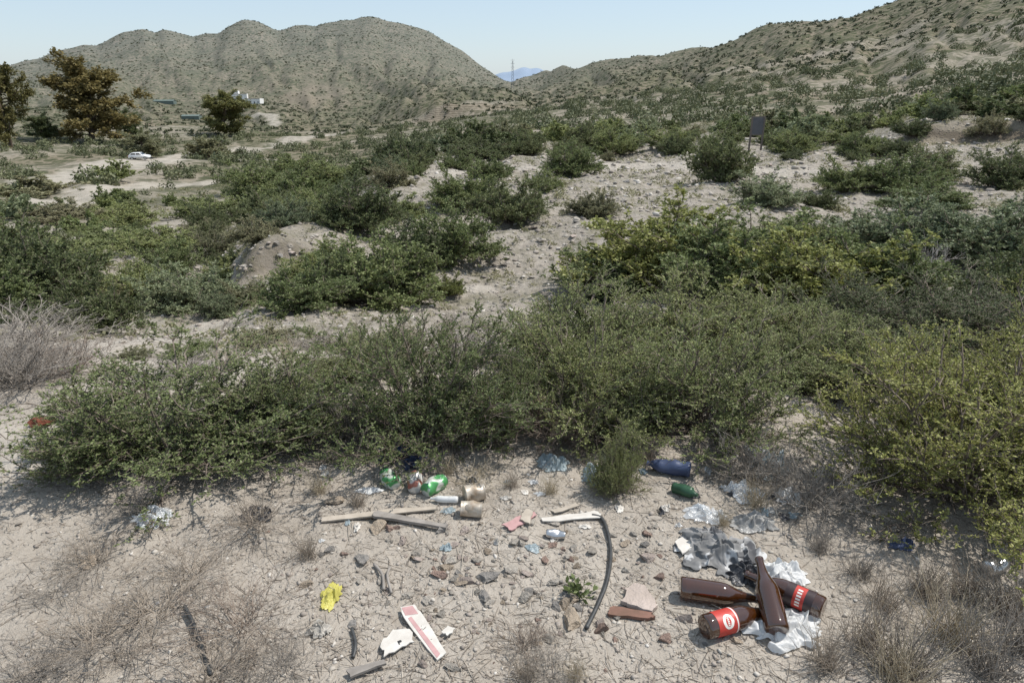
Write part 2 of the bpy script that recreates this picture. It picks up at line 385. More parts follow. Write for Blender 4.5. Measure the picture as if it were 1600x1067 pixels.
def shrub_mesh(seed,n0,n1,n2,nl,leaf,lw,rad,wob=.12,name='shrub',bare=0.0):
    rg_=np.random.default_rng(seed)
    phi=rg_.uniform(0,2*math.pi,n0); cz=rg_.uniform(.12,1,n0)**.85; sz=np.sqrt(1-cz**2)
    D=np.stack([np.cos(phi)*sz,np.sin(phi)*sz,cz],1)
    L=1/np.sqrt((D[:,0]**2+D[:,1]**2)/.25+D[:,2]**2/1.0)
    lump=1+.34*vn(np.cos(phi)*1.6+seed,np.sin(phi)*1.6+cz*2,seed)+.09*rg_.normal(size=n0)
    L=L*np.clip(lump,.55,1.22)*.86
    S=np.stack([rg_.normal(0,.05,n0),rg_.normal(0,.05,n0),np.full(n0,-.02)],1)
    D0=nrm(D+np.array([0,0,.25]))
    A0=grow(S,D0,L,6,wob,-.03,rg_)
    s1,d1,i1=kids(A0,n1,.3,1,.55,rg_,.25); l1=rg_.uniform(.10,.22,len(s1))
    A1=grow(s1,d1,l1,3,.2,.05,rg_)
    s2,d2,i2=kids(A1,n2,.15,1,.6,rg_,.25); l2=rg_.uniform(.035,.085,len(s2))
    A2=grow(s2,d2,l2,2,.2,.05,rg_)
    for Q in (A0,A1,A2): Q[...,2]=np.maximum(Q[...,2],-.02)
    bv,bf=merge([tubes(A0,rad,rad*.4),tubes(A1,rad*.42,rad*.22),tubes(A2,rad*.22,rad*.12)])
    bm_=mesh_np(name+'_branches',bv,bf,MB)
    if nl==0: return bm_,None
    if bare>0:
        hgt_=A2[:,0,2]; keep=rg_.uniform(0,1,len(A2))<np.clip((hgt_-.05)*3+(1-bare),0,1)
        A2=A2[keep]
    s3,d3,i3=kids(A2,nl,0,1,.9,rg_,.35)
    lv,lf,lr_=leaves(s3,d3,leaf,lw,rg_)
    return bm_,mesh_np(name+'_foliage',lv,lf,LM['g'],False,{'rnd':lr_})
HERO=[shrub_mesh(11+i,66,12,7,16,.0115,.0072,.0062,name='hero',bare=.65) for i in range(4)]
MID=[shrub_mesh(41+i,54,10,7,9,.026,.0165,.0075,name='mid',bare=.25) for i in range(5)]
SMALL=[shrub_mesh(71+i,30,8,5,6,.06,.042,.010,name='small') for i in range(4)]
DEAD=[shrub_mesh(91+i,60,8,4,0,0,0,.0062,wob=.22,name='dead')[0] for i in range(3)]
TWIG=[shrub_mesh(101+i,50,5,3,0,0,0,.0042,wob=.3,name='twiggy')[0] for i in range(3)]
def setmat(o,m):
    o.material_slots[0].link='OBJECT'; o.material_slots[0].material=m
def shrub(p,w,h,kind,col,label,group=None,name='shrub'):
    lib={'hero':HERO,'mid':MID,'small':SMALL}[kind]
    b,f=random.choice(lib)
    e=empty(name,(p.x,p.y,p.z-.01),label,'shrub',group,random.uniform(0,6.28))
    e.scale=(w,w*random.uniform(.85,1.05),h)
    ob('branches',b,e); o=ob('foliage',f,e); setmat(o,LM[col])
    return e
def dead(p,w,h,label,group=None,lib=DEAD,mat=MD,name='dry_shrub'):
    e=ob(name,random.choice(lib),None,(p.x,p.y,p.z-.01)); e.rotation_euler=(0,0,random.uniform(0,6.28)); e.scale=(w,w,h); setmat(e,mat)
    tag(e,label,'dry shrub',group); return e
taken=[]
def S(u,vb,vt,wpx,kind,col,label):
    p=place(u,vb); w=wpx/(F/depth(p)); p=p+Vector((p.x,p.y,0)).normalized()*w*.2; p.z=Hs(p.x,p.y)
    h=max(ztop(p,u,vt),.35*w)*1.06; taken.append((p.x,p.y,w)); return shrub(p,w*1.17,h,kind,col,label)
SH=[
(300,735,525,410,'hero','g','wide green leafy shrub at the left of the littered clearing'),
(455,700,535,210,'hero','g','green shrub joined to the right flank of the left clearing shrub'),
(165,745,620,160,'hero','g','low green shrub skirt at the far left end of the clearing shrubs'),
(665,715,475,300,'hero','g','green shrub behind the crushed cans in the middle foreground'),
(800,680,520,150,'hero','g','narrow green shrub right of the shrub behind the cans'),
(915,690,465,270,'hero','g','dense twiggy green shrub above the black hose'),
(1090,690,485,290,'hero','g','green shrub above the blue plastic bottle'),
(960,775,650,80,'hero','g','small green sapling shrub beside the blue plastic bottle'),
(1480,810,500,410,'hero','y','large yellow green shrub at the right edge behind the beer bottles'),
(1610,700,460,300,'hero','y','yellow green shrub cut by the right edge of the view'),
(1350,620,485,240,'hero','g','green shrub behind the large yellow green shrub on the right'),
(1240,600,500,190,'hero','g','green shrub between the blue bottle shrub and the yellow green shrubs'),
(545,600,510,150,'hero','g','small green shrub behind the left and middle clearing shrubs'),
(890,590,415,260,'hero','g','green shrub rising behind the middle clearing shrubs'),
(1060,555,395,270,'hero','g','tall green shrub in the second row above the twiggy shrub'),
(1210,560,420,250,'hero','g','green shrub in the second row right of centre'),
(1500,550,425,290,'hero','d','dark green shrub in the second row near the right edge'),
(1350,540,420,230,'hero','d','dark shrub in second row under the bright green thicket'),
(1050,455,300,230,'mid','y','bright green shrub at the foot of the rubble slope'),
(1160,470,325,240,'mid','g','bright green shrub in the centre of the right thicket'),
(1280,480,335,240,'mid','y','bright green shrub at the right side of the right thicket'),
(1370,470,350,180,'mid','g','green shrub closing the right end of the right thicket'),
(1430,410,295,190,'mid','b','grey green shrub beyond the bleached dead shrub'),
(1540,420,290,190,'mid','b','blue green shrub at the right edge on the upper slope'),
(1580,480,370,160,'mid','d','dark green shrub at the right edge below the blue green shrub'),
(950,470,385,160,'mid','g','green shrub at the lower end of the rubble slope'),
(60,480,335,180,'mid','d','tall dark green shrub at the left edge of the slope'),
(150,520,415,120,'mid','d','dark green shrub next to the trail on the left'),
(-10,450,330,150,'mid','d','dark shrub cut off by the left edge'),
(295,490,400,140,'mid','b','feathery blue green shrub left of the trail'),
(235,465,415,100,'mid','g','small green shrub behind the feathery shrub'),
(385,478,432,80,'mid','k','small pale feathery shrub directly below the small cliff'),
(475,485,400,130,'mid','g','green shrub beside the trail left of centre'),
(600,475,350,180,'mid','g','broad green shrub standing over the trail in the middle'),
(530,470,375,100,'mid','d','green shrub left of the broad trail shrub'),
(700,410,310,130,'mid','g','green shrub below the pair of slope shrubs'),
(640,425,340,110,'mid','d','green shrub behind the broad trail shrub'),
(560,365,268,125,'mid','d','dark green shrub on the crest left of the rubble slope'),
(615,345,295,90,'mid','g','green shrub joined to the dark crest shrub'),
(410,348,295,90,'mid','d','dark shrub on top of the small cliff'),
(525,300,243,90,'mid','g','green shrub at the upper left crest'),
(795,355,265,115,'mid','d','green shrub right of the pair on the rubble slope'),
(730,335,250,100,'mid','g','green shrub left of the pair on the rubble slope'),
(850,300,258,54,'mid','g','small round shrub between the slope pair and the plateau'),
(890,275,214,82,'mid','g','rounded green shrub on the plateau centre'),
(925,340,290,75,'mid','k','sparse khaki shrub in the rubble'),
(640,270,228,66,'mid','d','dark round shrub on the left end of the plateau'),
(715,265,230,50,'mid','g','small green shrub second on the left plateau'),
(755,250,211,90,'mid','d','dark green wide shrub on the back of the plateau'),
(765,282,238,66,'mid','g','green shrub in front of wide plateau shrub'),
(1122,284,198,95,'mid','d','tall dark rounded shrub standing left of the signboard'),
(1195,320,266,100,'mid','b','grey green shrub below the signboard'),
(1325,300,238,80,'mid','g','green shrub on the right plateau'),
(1400,305,226,118,'mid','g','broad green shrub on the right plateau'),
(1565,297,222,100,'mid','d','dark shrub at the right end below the cut bank'),
(1450,330,278,120,'mid','g','green shrub in front of broad right plateau shrub'),
(1040,235,193,76,'mid','g','green shrub on the ridge left of the tall rounded shrub'),
(1310,228,196,60,'mid','g','green shrub behind the signboard to the right'),
(1232,250,236,24,'mid','d','tiny dark shrub just right of the signboard'),
(960,240,190,76,'mid','g','green shrub on the plateau skyline right of centre'),
(920,230,186,66,'mid','d','dark shrub on the plateau skyline at centre'),
(820,230,198,60,'mid','d','dark shrub on the plateau skyline left of centre'),
(1100,395,330,100,'mid','g','green shrub at the top of the right thicket'),
(1230,390,325,110,'mid','g','green shrub topping the thicket below the signboard'),
(1320,395,325,130,'mid','d','dark green shrub on the slope above the thicket'),
(700,465,420,45,'mid','y','very small shrub by the trail below the rubble'),
(330,250,206,60,'small','k','pale green round bush in the valley beside the sandy track'),
(180,284,248,50,'small','g','green bush in front of the white car in the valley'),
(60,310,275,100,'small','k','pale bush by the road bend in the valley'),
(250,400,350,120,'mid','g','green bush at the bottom of the left slope'),
(180,390,350,100,'mid','g','bush low on the left slope'),
(330,340,300,100,'mid','g','green bush midway down the left slope'),
(120,430,365,110,'mid','g','green shrub behind the dark left shrubs'),
(265,430,368,95,'mid','g','green shrub at the left foot of the small cliff'),
(400,305,248,100,'mid','g','green bush in the valley left of the crest'),
(470,320,258,95,'mid','g','green bush below the crest shrubs'),
(470,280,233,85,'mid','g','green bush beyond the crest shrubs'),
(20,400,335,120,'mid','g','green bush above the dark left edge shrub'),
(100,350,312,95,'mid','k','pale bush on the left slope under the road'),
(200,350,312,90,'mid','g','green bush in the middle of the left slope'),
(620,560,510,90,'mid','k','khaki bush behind the shrub with the cans'),
(420,540,505,90,'mid','k','low khaki bush on the near side of the trail'),
(300,560,530,80,'mid','g','low green tuft on the near side of the trail'),
(210,560,545,50,'mid','k','tiny khaki tuft by the left stretch of the trail'),
]
for s in SH: S(*s)
for u_,v_,w_ in [(1179,236,3),(1179,250,3),(1179,262,2.5),(1185,240,3),(430,385,1.3),(400,400,1.3),(450,370,1.2),(1450,235,3),(1520,232,3),(1585,230,3)]:
    p=place(u_,v_); taken.append((p.x,p.y,w_))
def ok(x,y,w):
    for a,b,c in taken:
        if (a-x)**2+(b-y)**2<((c+w)*.32)**2: return False
    return True
def scatter(r0,r1,dens,wr,num=None,th0=None,cb=0.0):
    th=math.radians(40); area=th*(r1*r1-r0*r0); n=int(area*dens)
    rr=np.sqrt(rng.uniform(r0*r0,r1*r1,n)); aa=rng.uniform(-th,th if th0 is None else th0,n)
    x=rr*np.sin(aa);y=rr*np.cos(aa)
    pmv=pmask(x,y); cl=vn(x/(r0*.35),y/(r0*.35),55)+.6*vn(x/(r0*.1),y/(r0*.1),56)+cb
    keep=(pmv<.25)&(cl>rng.uniform(-.9,.35,n))
    x=x[keep];y=y[keep]; z=H(x,y); w=wr[0]+(wr[1]-wr[0])*rng.uniform(0,1,len(x))**1.4
    return x,y,z,w
grp={'a':('small green shrub scattered on the slope left of centre','shrubs dotted over the left slope and valley'),
     'b':('small green shrub scattered on the plateau and rise behind it','shrubs dotted over the plateau and rise')}
cnt=0; stf=[[],[],[],[]]
for (r0,r1,dn,wr,kind,th0) in [(9,16,.5,(.5,1.3),'mid',-.2),(16,45,.14,(.8,2.3),'mid',None),(45,85,.065,(1.3,3.2),'small',None)]:
    x,y,z,w=scatter(r0,r1,dn,wr,None,th0,.1)
    for a,b,c,d in zip(x,y,z,w):
        if not ok(a,b,d): continue
        az_=math.atan2(a,b)
        if r0==16 and -0.12<az_<0.42 and math.hypot(a,b)<34: continue
        taken.append((a,b,d)); cnt+=1
        if cnt>290:
            for q_,v_ in zip(stf,(a,b,c,d)): q_.append(v_)
            continue
        lb=grp['a' if az_<-.1 else 'b']
        shrub(Vector((a,b,c)),d*1.1,d*random.uniform(.58,.82),kind,random.choice('ggdddgbk'),lb[0],lb[1])
print('scattered',cnt)
def stuffbush(name,xs,quads,label,mt,seed,ls=.07,flat=.62):
    rg_=np.random.default_rng(seed)
    x,y,z,w=[np.concatenate([q[i] for q in xs]) for i in range(4)]
    n=len(x)
    d=nrm(rg_.normal(size=(n,quads,3))); d[...,2]=np.abs(d[...,2]); rad=rg_.uniform(.45,1,(n,quads,1))**.5
    rad=rad*(1+.25*np.sin(3*np.arctan2(d[...,1:2],d[...,0:1])+rg_.uniform(0,6,(n,1,1))))
    c=d*rad*np.stack([w*.5,w*.5,w*flat],-1)[:,None,:]
    cen=np.stack([x,y,z-.05*w],-1)[:,None,:]+c
    u=nrm(rg_.normal(size=d.shape)); v=nrm(np.cross(d+.7*rg_.normal(size=d.shape),u)); s=(w*ls)[:,None,None]*rg_.uniform(.6,1.4,(n,quads,1))
    V=np.stack([cen-u*s,cen+v*s*.6,cen+u*s,cen-v*s*.6],2).reshape(-1,3)
    rn=np.clip(np.repeat(rg_.uniform(0,.7,n),quads*4)+np.repeat(rg_.uniform(0,.3,n*quads),4),0,1)
    me=mesh_np(name,V,np.arange(len(V)).reshape(-1,4),mt,False,{'rnd':rn})
    tag(ob(name,me),label,'shrubs',kind='stuff'); print(name,n)
ex=[[np.array(q_) for q_ in stf]] if stf[0] else []
stuffbush('distant_shrubs',[scatter(85,160,.055,(1.2,3.8),cb=.1),scatter(160,330,.028,(1.8,4.2),cb=.15)]+ex,170,'mass of shrubs covering the valley floor and rising ground beyond the plateau',LM['f'],1)
stuffbush('hillside_shrubs',[scatter(330,700,.024,(1.6,3.6),cb=.3),scatter(700,1500,.008,(1.9,3.6),cb=.4)],18,'dark dots of scrub covering the far hillsides',LM['h'],2,.19,.42)
stuffbush('low_ground_cover',[scatter(5.5,16,14,(.05,.2)),scatter(16,50,3.6,(.1,.4)),scatter(50,110,.6,(.3,.9))],40,'low dry herbs and grass tufts between the larger shrubs',LM['k'],6,.10,.5)
def DD(u,v,w,vt,label,lib=DEAD,mat=MD,group=None):
    p=place(u,v); ww=w/(F/depth(p)); dead(p,ww,max(ztop(p,u,vt),.1),label,group,lib,mat)
DD(30,605,210,470,'leafless grey dry shrub at the left edge beside the trail',mat=MGY)
DD(105,585,150,500,'leafless dry shrub just right of the grey left edge shrub',mat=MPK)
DD(-30,600,200,470,'dry grey shrub behind the left edge shrub',mat=MGY)
DD(30,550,260,460,'low dry grey shrub farther behind the left edge shrub',mat=MGY)
DD(1445,450,60,345,'bleached white dead shrub standing in the right thicket',mat=MW)
DD(1080,470,120,390,'grey dry branches poking out of the right thicket',mat=MGY)
DD(720,560,130,465,'dry grey branches between the second row shrubs',mat=MGY)
DD(400,820,180,720,'dry twiggy tuft in front of the left clearing shrub',TWIG)
DD(1270,790,190,650,'dry twiggy bush under the large yellow green shrub',mat=MGY)
DD(1170,750,150,640,'dry grey twigs under the blue bottle shrub',mat=MGY)
DD(740,755,110,690,'dry straw tuft right of the crushed cans',TWIG,MS)
DD(870,690,150,540,'bare twigs inside the middle clearing shrubs',mat=MPK)
DD(540,690,90,590,'bare grey twigs between the two left clearing shrubs',mat=MGY)
DD(590,570,130,510,'dry grey twigs at the trail side')
DD(500,545,140,500,'low dry bush on the near edge of the trail',mat=MGY)
DD(290,585,150,540,'low dry grey brush behind the left clearing shrub',mat=MGY)
DD(150,880,160,800,'small dry twig tuft at the left of the clearing',TWIG)
DD(220,800,160,730,'dry twig tuft under the left end of the clearing shrub',TWIG,MGY)
for u,v,w,vt in [(240,960,250,850),(380,985,230,870),(150,1010,230,920),(340,1060,260,945),(90,930,130,885),(60,1060,200,965),(300,900,170,815),(440,1050,150,970),(820,1010,110,945),(860,1050,130,990)]:
    DD(u,v,w,vt,'low dry grey twig shrub sprawling over the bottom left of the view' if u<600 else 'low dry twig tuft at the bottom centre',TWIG,random.choice([MD,MPK,MGY]),'dry twig shrubs at bottom left' if u<600 else 'dry twig tufts at bottom centre')
def grass_mesh(seed,n=120):
    rg_=np.random.default_rng(seed); a=rg_.uniform(0,6.28,n); tl=rg_.uniform(.05,.8,n)
    D=np.stack([np.cos(a)*tl,np.sin(a)*tl,np.ones(n)],1); S0=np.stack([rg_.normal(0,.12,n),rg_.normal(0,.12,n),np.zeros(n)],1)
    G=grow(S0,D,rg_.uniform(.4,1.0,n),4,.12,-.06,rg_); v,f=tubes(G,.0055,.0015); return mesh_np('grass',v,f,MS)
GR=[grass_mesh(s) for s in(1,2,3)]
for u,v,h in [(1290,1045,.2),(1350,1010,.22),(1420,1050,.26),(1480,1000,.28),(1540,1050,.28),(1580,960,.28),(1380,950,.2),(1450,930,.2),(1340,900,.16),(1510,930,.22),(1400,1065,.24),(1600,1020,.28),(1180,790,.16),(1130,820,.1),(560,790,.12),(500,770,.14),(800,760,.12),(860,770,.12),(700,700,.2),(1010,720,.16),(480,870,.14),(820,1060,.12),(900,1060,.1),(700,740,.12),(1220,760,.2),(1280,860,.14),(640,530,.25),(700,520,.3),(560,530,.25),(450,560,.2),(360,575,.2)]:
    p=place(u,v); o=ob('dry_grass_clump',random.choice(GR),None,p); o.scale=(h*1.1,h*1.1,h); o.rotation_euler=(0,0,random.uniform(0,6))
    setmat(o,random.choice([MS,MD,MGY]))
    tag(o,'tuft of thin dry grass in the bottom right corner' if (u>1230 and v>890) else 'small tuft of dry grass at the foot of the clearing shrubs','grass',('dry grass tufts at bottom right' if (u>1230 and v>890) else 'dry grass tufts around the clearing'))
n=20000; rg_=np.random.default_rng(5); r=np.exp(rg_.uniform(math.log(.9),math.log(8),n)); a=rg_.uniform(-.85,.85,n)
x=r*np.sin(a);y=r*np.cos(a); th=rg_.uniform(0,6.28,n); l=rg_.uniform(.01,.06,n)*rg_.choice([1,1,1,2],n); dx=np.cos(th)*l/2;dy=np.sin(th)*l/2
P0=np.stack([x-dx,y-dy,H(x-dx,y-dy)+.0015],1);P1=np.stack([x+dx,y+dy,H(x+dx,y+dy)+rg_.uniform(.001,.012,n)],1);Pm=(P0+P1)/2+rg_.normal(0,.003,(n,3)); 
v,f=tubes(np.stack([P0,Pm,P1],1),.0012,.0008)
lm=N('litter_twigs'); rn=attrn(lm,'rnd'); lm.bsdf(lm.ramp(rn,[(0,(.12,.095,.075)),(.45,(.29,.24,.19)),(1,(.54,.48,.40))]),.9)
tag(ob('twig_litter',mesh_np('twig_litter',v,f,lm.m,False,{'rnd':np.repeat(rg_.uniform(0,1,n),12)})),'fallen twigs and straw strewn over the bare ground','twigs',kind='stuff')
# ------------------------------------------------------------------ stones
def rock_bm(seed,sub=2,flat=.6):
    rd=random.Random(seed); bm=bmesh.new(); bmesh.ops.create_icosphere(bm,subdivisions=sub,radius=.5)
    planes=[(Vector((rd.gauss(0,1),rd.gauss(0,1),rd.gauss(0,1))).normalized(),rd.uniform(.18,.36)) for _ in range(12)]
    sx,sy=rd.uniform(.8,1.15),rd.uniform(.55,.9)
    for v in bm.verts:
        for nn,d in planes:
            e=v.co.dot(nn)-d
            if e>0: v.co-=nn*e
        v.co+=v.co.normalized()*(mnoise.noise(v.co*5+Vector((seed,0,0)))*.05+mnoise.noise(v.co*13+Vector((seed,0,0)))*.02)
        v.co.x*=sx*1.3;v.co.y*=sy*1.3;v.co.z*=flat*1.1
    return bm
RK=[]
for i in range(8):
    bm=rock_bm(i+3,3,[.6,.45,.75,.35][i%4]); me=bpy.data.meshes.new('rock'); bm.to_mesh(me);bm.free(); me.materials.append(MR['p']); RK.append(me)
def rock(u,v,wpx,col,label,group=None,p=None,rot=None):
    if p is None: p=place(u,v)
    w=wpx/(F/depth(p)) if wpx>0 else -wpx
    o=ob('stone',random.choice(RK),None,(p.x,p.y,p.z+w*.10)); o.scale=(w,w,w*random.uniform(.7,1.1)); o.rotation_euler=rot or (random.uniform(-.3,.3),random.uniform(-.3,.3),random.uniform(0,6.28)); setmat(o,MR[col]); tag(o,label,'stone',group); return o
for s in [(65,664,40,'m','red brown stone lying on bare ground at the left edge'),(565,875,32,'g','dark grey flat stone near the left of the stone spread'),(590,828,34,'t','tan flat stone fragment under the dark wooden slat'),(760,905,34,'g','grey rounded stone in the centre of the stone spread'),(820,936,30,'p','pale round stone left of the hose'),(893,975,40,'t','tan block of rock left of the lower hose end'),(940,985,34,'r','brownish stone touching the lower hose end'),(884,945,30,'t','tan stone above the rock block beside the hose'),(1072,968,34,'k','pinkish stone between the brown bottles and the flat slab'),(690,900,26,'r','reddish small stone at the left of the centre stones'),(720,910,30,'t','tan stone beside the grey rounded stone'),(1010,835,26,'r','reddish small stone right of the hose top'),(1012,875,30,'k','pinkish stone right of the middle of the hose'),(800,890,28,'p','pale stone above the centre stones'),(758,935,26,'g','grey stone chip below the rounded grey stone'),(520,785,34,'t','tan rock at the foot of the left clearing shrub'),(140,885,32,'t','flat tan chip at the left of the clearing'),(855,1000,24,'p','pale stone below the tan block'),(1040,1000,26,'r','small brown stone below the brown brick fragment')]:
    rock(*s)
rd=random.Random(4); k=0
for i in range(420):
    if i%3: u,v=rd.gauss(810,140),rd.gauss(905,60)
    else: u,v=rd.uniform(500,1250),rd.uniform(780,1060)
    if v<815 or v>1062 or u>1040 and v<1000: continue
    k+=1
    if k>190: break
    rock(u,v,rd.choice([rd.uniform(6,13),rd.uniform(9,25)]),rd.choice('pgtkkppr'),'small angular stone among the scattered stones of the clearing','loose stones in the clearing')
for i in range(84):
    u,v=[(rd.gauss(850,60),rd.uniform(290,440)),(rd.uniform(700,1340),rd.gauss(265,10)),(rd.gauss(990,60),rd.gauss(305,20)),(rd.gauss(430,40),rd.gauss(390,25))][i%4 if i%4<3 or i%8==3 else 0]
    rock(u,v,rd.uniform(5,17),rd.choice('pppgk'),'pale broken stone on the rubble slope behind the shrubs','rubble stones on the slope')
def gravel(name,n,fn,sz,label,seed,rel=False):
    rg_=np.random.default_rng(seed); x,y=fn(rg_,n); z=H(x,y)
    bm=bmesh.new(); bmesh.ops.create_icosphere(bm,subdivisions=1,radius=.5); bm.verts.ensure_lookup_table(); bv=np.array([v.co[:] for v in bm.verts]); bf=np.array([[v.index for v in f.verts] for f in bm.faces]); bm.free()
    s=sz[0]*(sz[1]/sz[0])**(rg_.uniform(0,1,n)**2.0)
    if rel: s=s*np.hypot(x,y)
    V=bv[None]*(1+.30*rg_.normal(size=(n,len(bv),1))); V=V*(s[:,None]*rg_.uniform([.7,.7,.35],[1.3,1.1,.75],(n,3)))[:,None,:]
    th=rg_.uniform(0,6.28,n); c,s_=np.cos(th)[:,None],np.sin(th)[:,None]; V=np.stack([V[...,0]*c-V[...,1]*s_,V[...,0]*s_+V[...,1]*c,V[...,2]],-1)+np.stack([x,y,z+s*.08],-1)[:,None,:]
    Fx=(bf[None]+(np.arange(n)*len(bv))[:,None,None]).reshape(-1,3)
    gmm=N(name+'_mat'); rn=attrn(gmm,'rnd'); gmm.bsdf(gmm.ramp(rn,[(0,(.19,.165,.14)),(.35,(.32,.275,.235)),(.8,(.41,.37,.315)),(1,(.56,.52,.47))]),.9)
    tag(ob(name,mesh_np(name,V.reshape(-1,3),Fx,gmm.m,False,{'rnd':np.repeat(rg_.uniform(0,1,n),len(bv))})),label,'gravel',kind='stuff')
def fnear(rg_,n):
    r=np.exp(rg_.uniform(math.log(.9),math.log(6),n)); a=rg_.uniform(-.85,.85,n); return r*np.sin(a),r*np.cos(a)
def fmid(rg_,n):
    r=np.exp(rg_.uniform(math.log(6),math.log(50),n)); a=rg_.uniform(-.7,.7,n); return r*np.sin(a),r*np.cos(a)
gravel('gravel',20000,fnear,(.003,.024),'loose gravel over the bare ground of the clearing',8)
gravel('slope_gravel',17000,fmid,(.0014,.010),'loose rubble over the slope and plateau',9,True)
# ------------------------------------------------------------------ litter objects
def glass(name,col,rough=.03,tr=.45):
    m=N(name); tc=m.n('TexCoord').outputs['Object']; f=m.noise(tc,9,5)
    m.bsdf(col,m.ramp(f,[(.55,rough),(.8,.15)]),Transmission_Weight=tr,Specular_IOR_Level=1.0,IOR=1.52,Coat_Weight=1.0,Coat_Roughness=.05); return m.m
MAM=glass('amber_glass',(.085,.026,.005)); 
def plast(name,col,tr=.3,rough=.35,k=.75):
    m=N(name); tc=m.n('TexCoord').outputs['Object']; f=m.noise(tc,14,4)
    b=m.bsdf(m.ramp(f,[(.3,tuple(c*k for c in col)),(.7,col)]),rough,bump=f,bstr=.25,bdist=.006)
    tl=m.n('BsdfTranslucent'); tl.inputs[0].default_value=(*col,1); mx=m.n('MixShader'); mx.inputs[0].default_value=tr
    m.l(b.outputs[0],mx.inputs[1]);m.l(tl.outputs[0],mx.inputs[2]);m.l(mx.outputs[0],m.out.inputs[0]); return m.m
MWB=plast('white_plastic',(.78,.78,.77),.3,.5,.93); MBL=plast('blue_plastic',(.09,.12,.22),.3); MLB=plast('pale_blue_plastic',(.42,.50,.53),.4); MYE=plast('yellow_plastic',(.70,.64,.16)); MGR=plast('green_plastic',(.05,.13,.07),.3); MBLK=simple('black_rubber',(.06,.06,.058),(.03,.03,.03),30,.5); MDKB=plast('dark_plastic',(.04,.04,.045),.05,.4)
def clearfilm():
    m=N('clear_film'); tc=m.n('TexCoord').outputs['Object']; f=m.noise(tc,20,4)
    b=m.bsdf((.70,.73,.75),.15,bump=f,bstr=.3,bdist=.005,Specular_IOR_Level=.8); t=m.n('BsdfTransparent'); mx=m.n('MixShader'); mx.inputs[0].default_value=.5
    m.l(b.outputs[0],mx.inputs[1]);m.l(t.outputs[0],mx.inputs[2]);m.l(mx.outputs[0],m.out.inputs[0]); return m.m
MCL=clearfilm()
MRED=simple('red_label',(.50,.045,.03),(.40,.035,.025),40,.5); MWP=simple('white_print',(.75,.73,.68),(.65,.62,.57),40,.6); MBP=simple('black_print',(.03,.03,.03),None,40,.6); MDL=simple('dark_label',(.05,.03,.03),None,40,.4)
MTIN=simple('dusty_tin',(.58,.53,.45),(.33,.24,.16),25,.4,Metallic=.3); MAL=simple('aluminium',(.62,.62,.62),(.5,.5,.5),30,.3,Metallic=.9); MWOOD=simple('weathered_wood',(.46,.40,.33),(.32,.275,.22),18,.8); MDW=simple('grey_slat',(.30,.27,.24),(.17,.15,.13),18,.7); MPIN=simple('pink_print',(.50,.30,.29),(.38,.22,.21),25,.7); MRUST=simple('brown_brick',(.21,.11,.08),(.13,.075,.05),25,.9); MCARD=simple('white_board',(.62,.59,.54),(.46,.42,.37),15,.8)
def canmat(name,a,b,metal=(.6,.6,.6),sc=14,thr=.5):
    m=N(name); tc=m.n('TexCoord').outputs['Object']; f=m.noise(tc,sc,1); f2=m.noise(tc,sc*3.5,3)
    c=m.ramp(f,[(thr-.03,a),(thr+.03,b)]); c=m.mix(m.ramp(f2,[(.62,0.0),(.68,.8)]),c,metal); m.bsdf(c,.35,Metallic=.3); return m.m
MC1=canmat('green_white_can',(.08,.30,.10),(.62,.64,.58)); MC2=canmat('red_silver_can',(.30,.11,.08),(.62,.60,.56),thr=.45)
def axisroot(name,a,b,label,cat,group=None):
    q=(b-a).to_track_quat('Z','Y'); e=bpy.data.objects.new(name,None); C.objects.link(e); e.location=a; e.rotation_mode='QUATERNION'; e.rotation_quaternion=q; e.empty_display_size=.1
    tag(e,label,cat,group); lc=q.inverted()@(CAM-(a+b)/2); return e,math.atan2(lc.y,lc.x)
def patchm(name,R_,z0,z1,a0,a1,mat,parent,shape='rect',n=24):
    bm=bmesh.new(); G=[]
    m_=8
    for j in range(m_+1):
        row=[]
        for i in range(n+1):
            s=i/n*2-1; t=j/m_*2-1
            if shape=='oval': s=s*math.sqrt(max(0,1-t*t*.98))
            a=(a0+a1)/2+s*(a1-a0)/2; z=(z0+z1)/2+t*(z1-z0)/2
            row.append(bm.verts.new((R_*math.cos(a),R_*math.sin(a),z)))
        G.append(row)
    for j in range(m_):
        for i in range(n): bm.faces.new((G[j][i],G[j][i+1],G[j+1][i+1],G[j+1][i]))
    return bmo(name,bm,mat,parent,True)
BP=[(0.001,.006),(.030,.001),(.039,.002),(.0425,.008),(.043,.02),(.043,.150),(.0415,.165),(.037,.182),(.0295,.202),(.0225,.222),(.0175,.245),(.0145,.275),(.0142,.283),(.0165,.285),(.0165,.297),(.0135,.300),(.0115,.299),(.0115,.27),(.0115,.24)]
def beer(a,b,label,lab,sc=.92):
    d=(b-a).normalized(); e,ang=axisroot('beer_bottle',a,a+d*.3,label,'bottle'); e.scale=(sc,sc,sc)
    bm=bmesh.new(); lathe(bm,BP,48,cap0=False,cap1=False); bmo('glass_body',bm,MAM,e,True)
    if lab=='red':
        l=patchm('label',.0437,.035,.12,ang-2.2,ang+2.2,MRED,e,n=48); patchm('oval_emblem',.0442,.055,.10,ang-.55,ang+.65,MWP,l,'oval'); patchm('emblem_mark',.0446,.066,.087,ang-.35,ang+.45,MRED,l,'oval'); patchm('label_stripe',.0442,.112,.117,ang-2.1,ang+2.1,MWP,l)
        for k_ in range(5): patchm('lettering',.0450,.072,.080,ang-.27+k_*.14,ang-.18+k_*.14,MWP,l,n=4)
    if lab=='dark':
        l=patchm('label',.0437,.035,.135,ang-2.2,ang+2.2,MDL,e,n=48); patchm('red_band',.0442,.065,.105,ang-1.2,ang+1.2,MRED,l)
        for k_ in range(6): patchm('lettering',.0446,.077,.094,ang-.8+k_*.27,ang-.64+k_*.27,MWP,l,n=4)
    return e
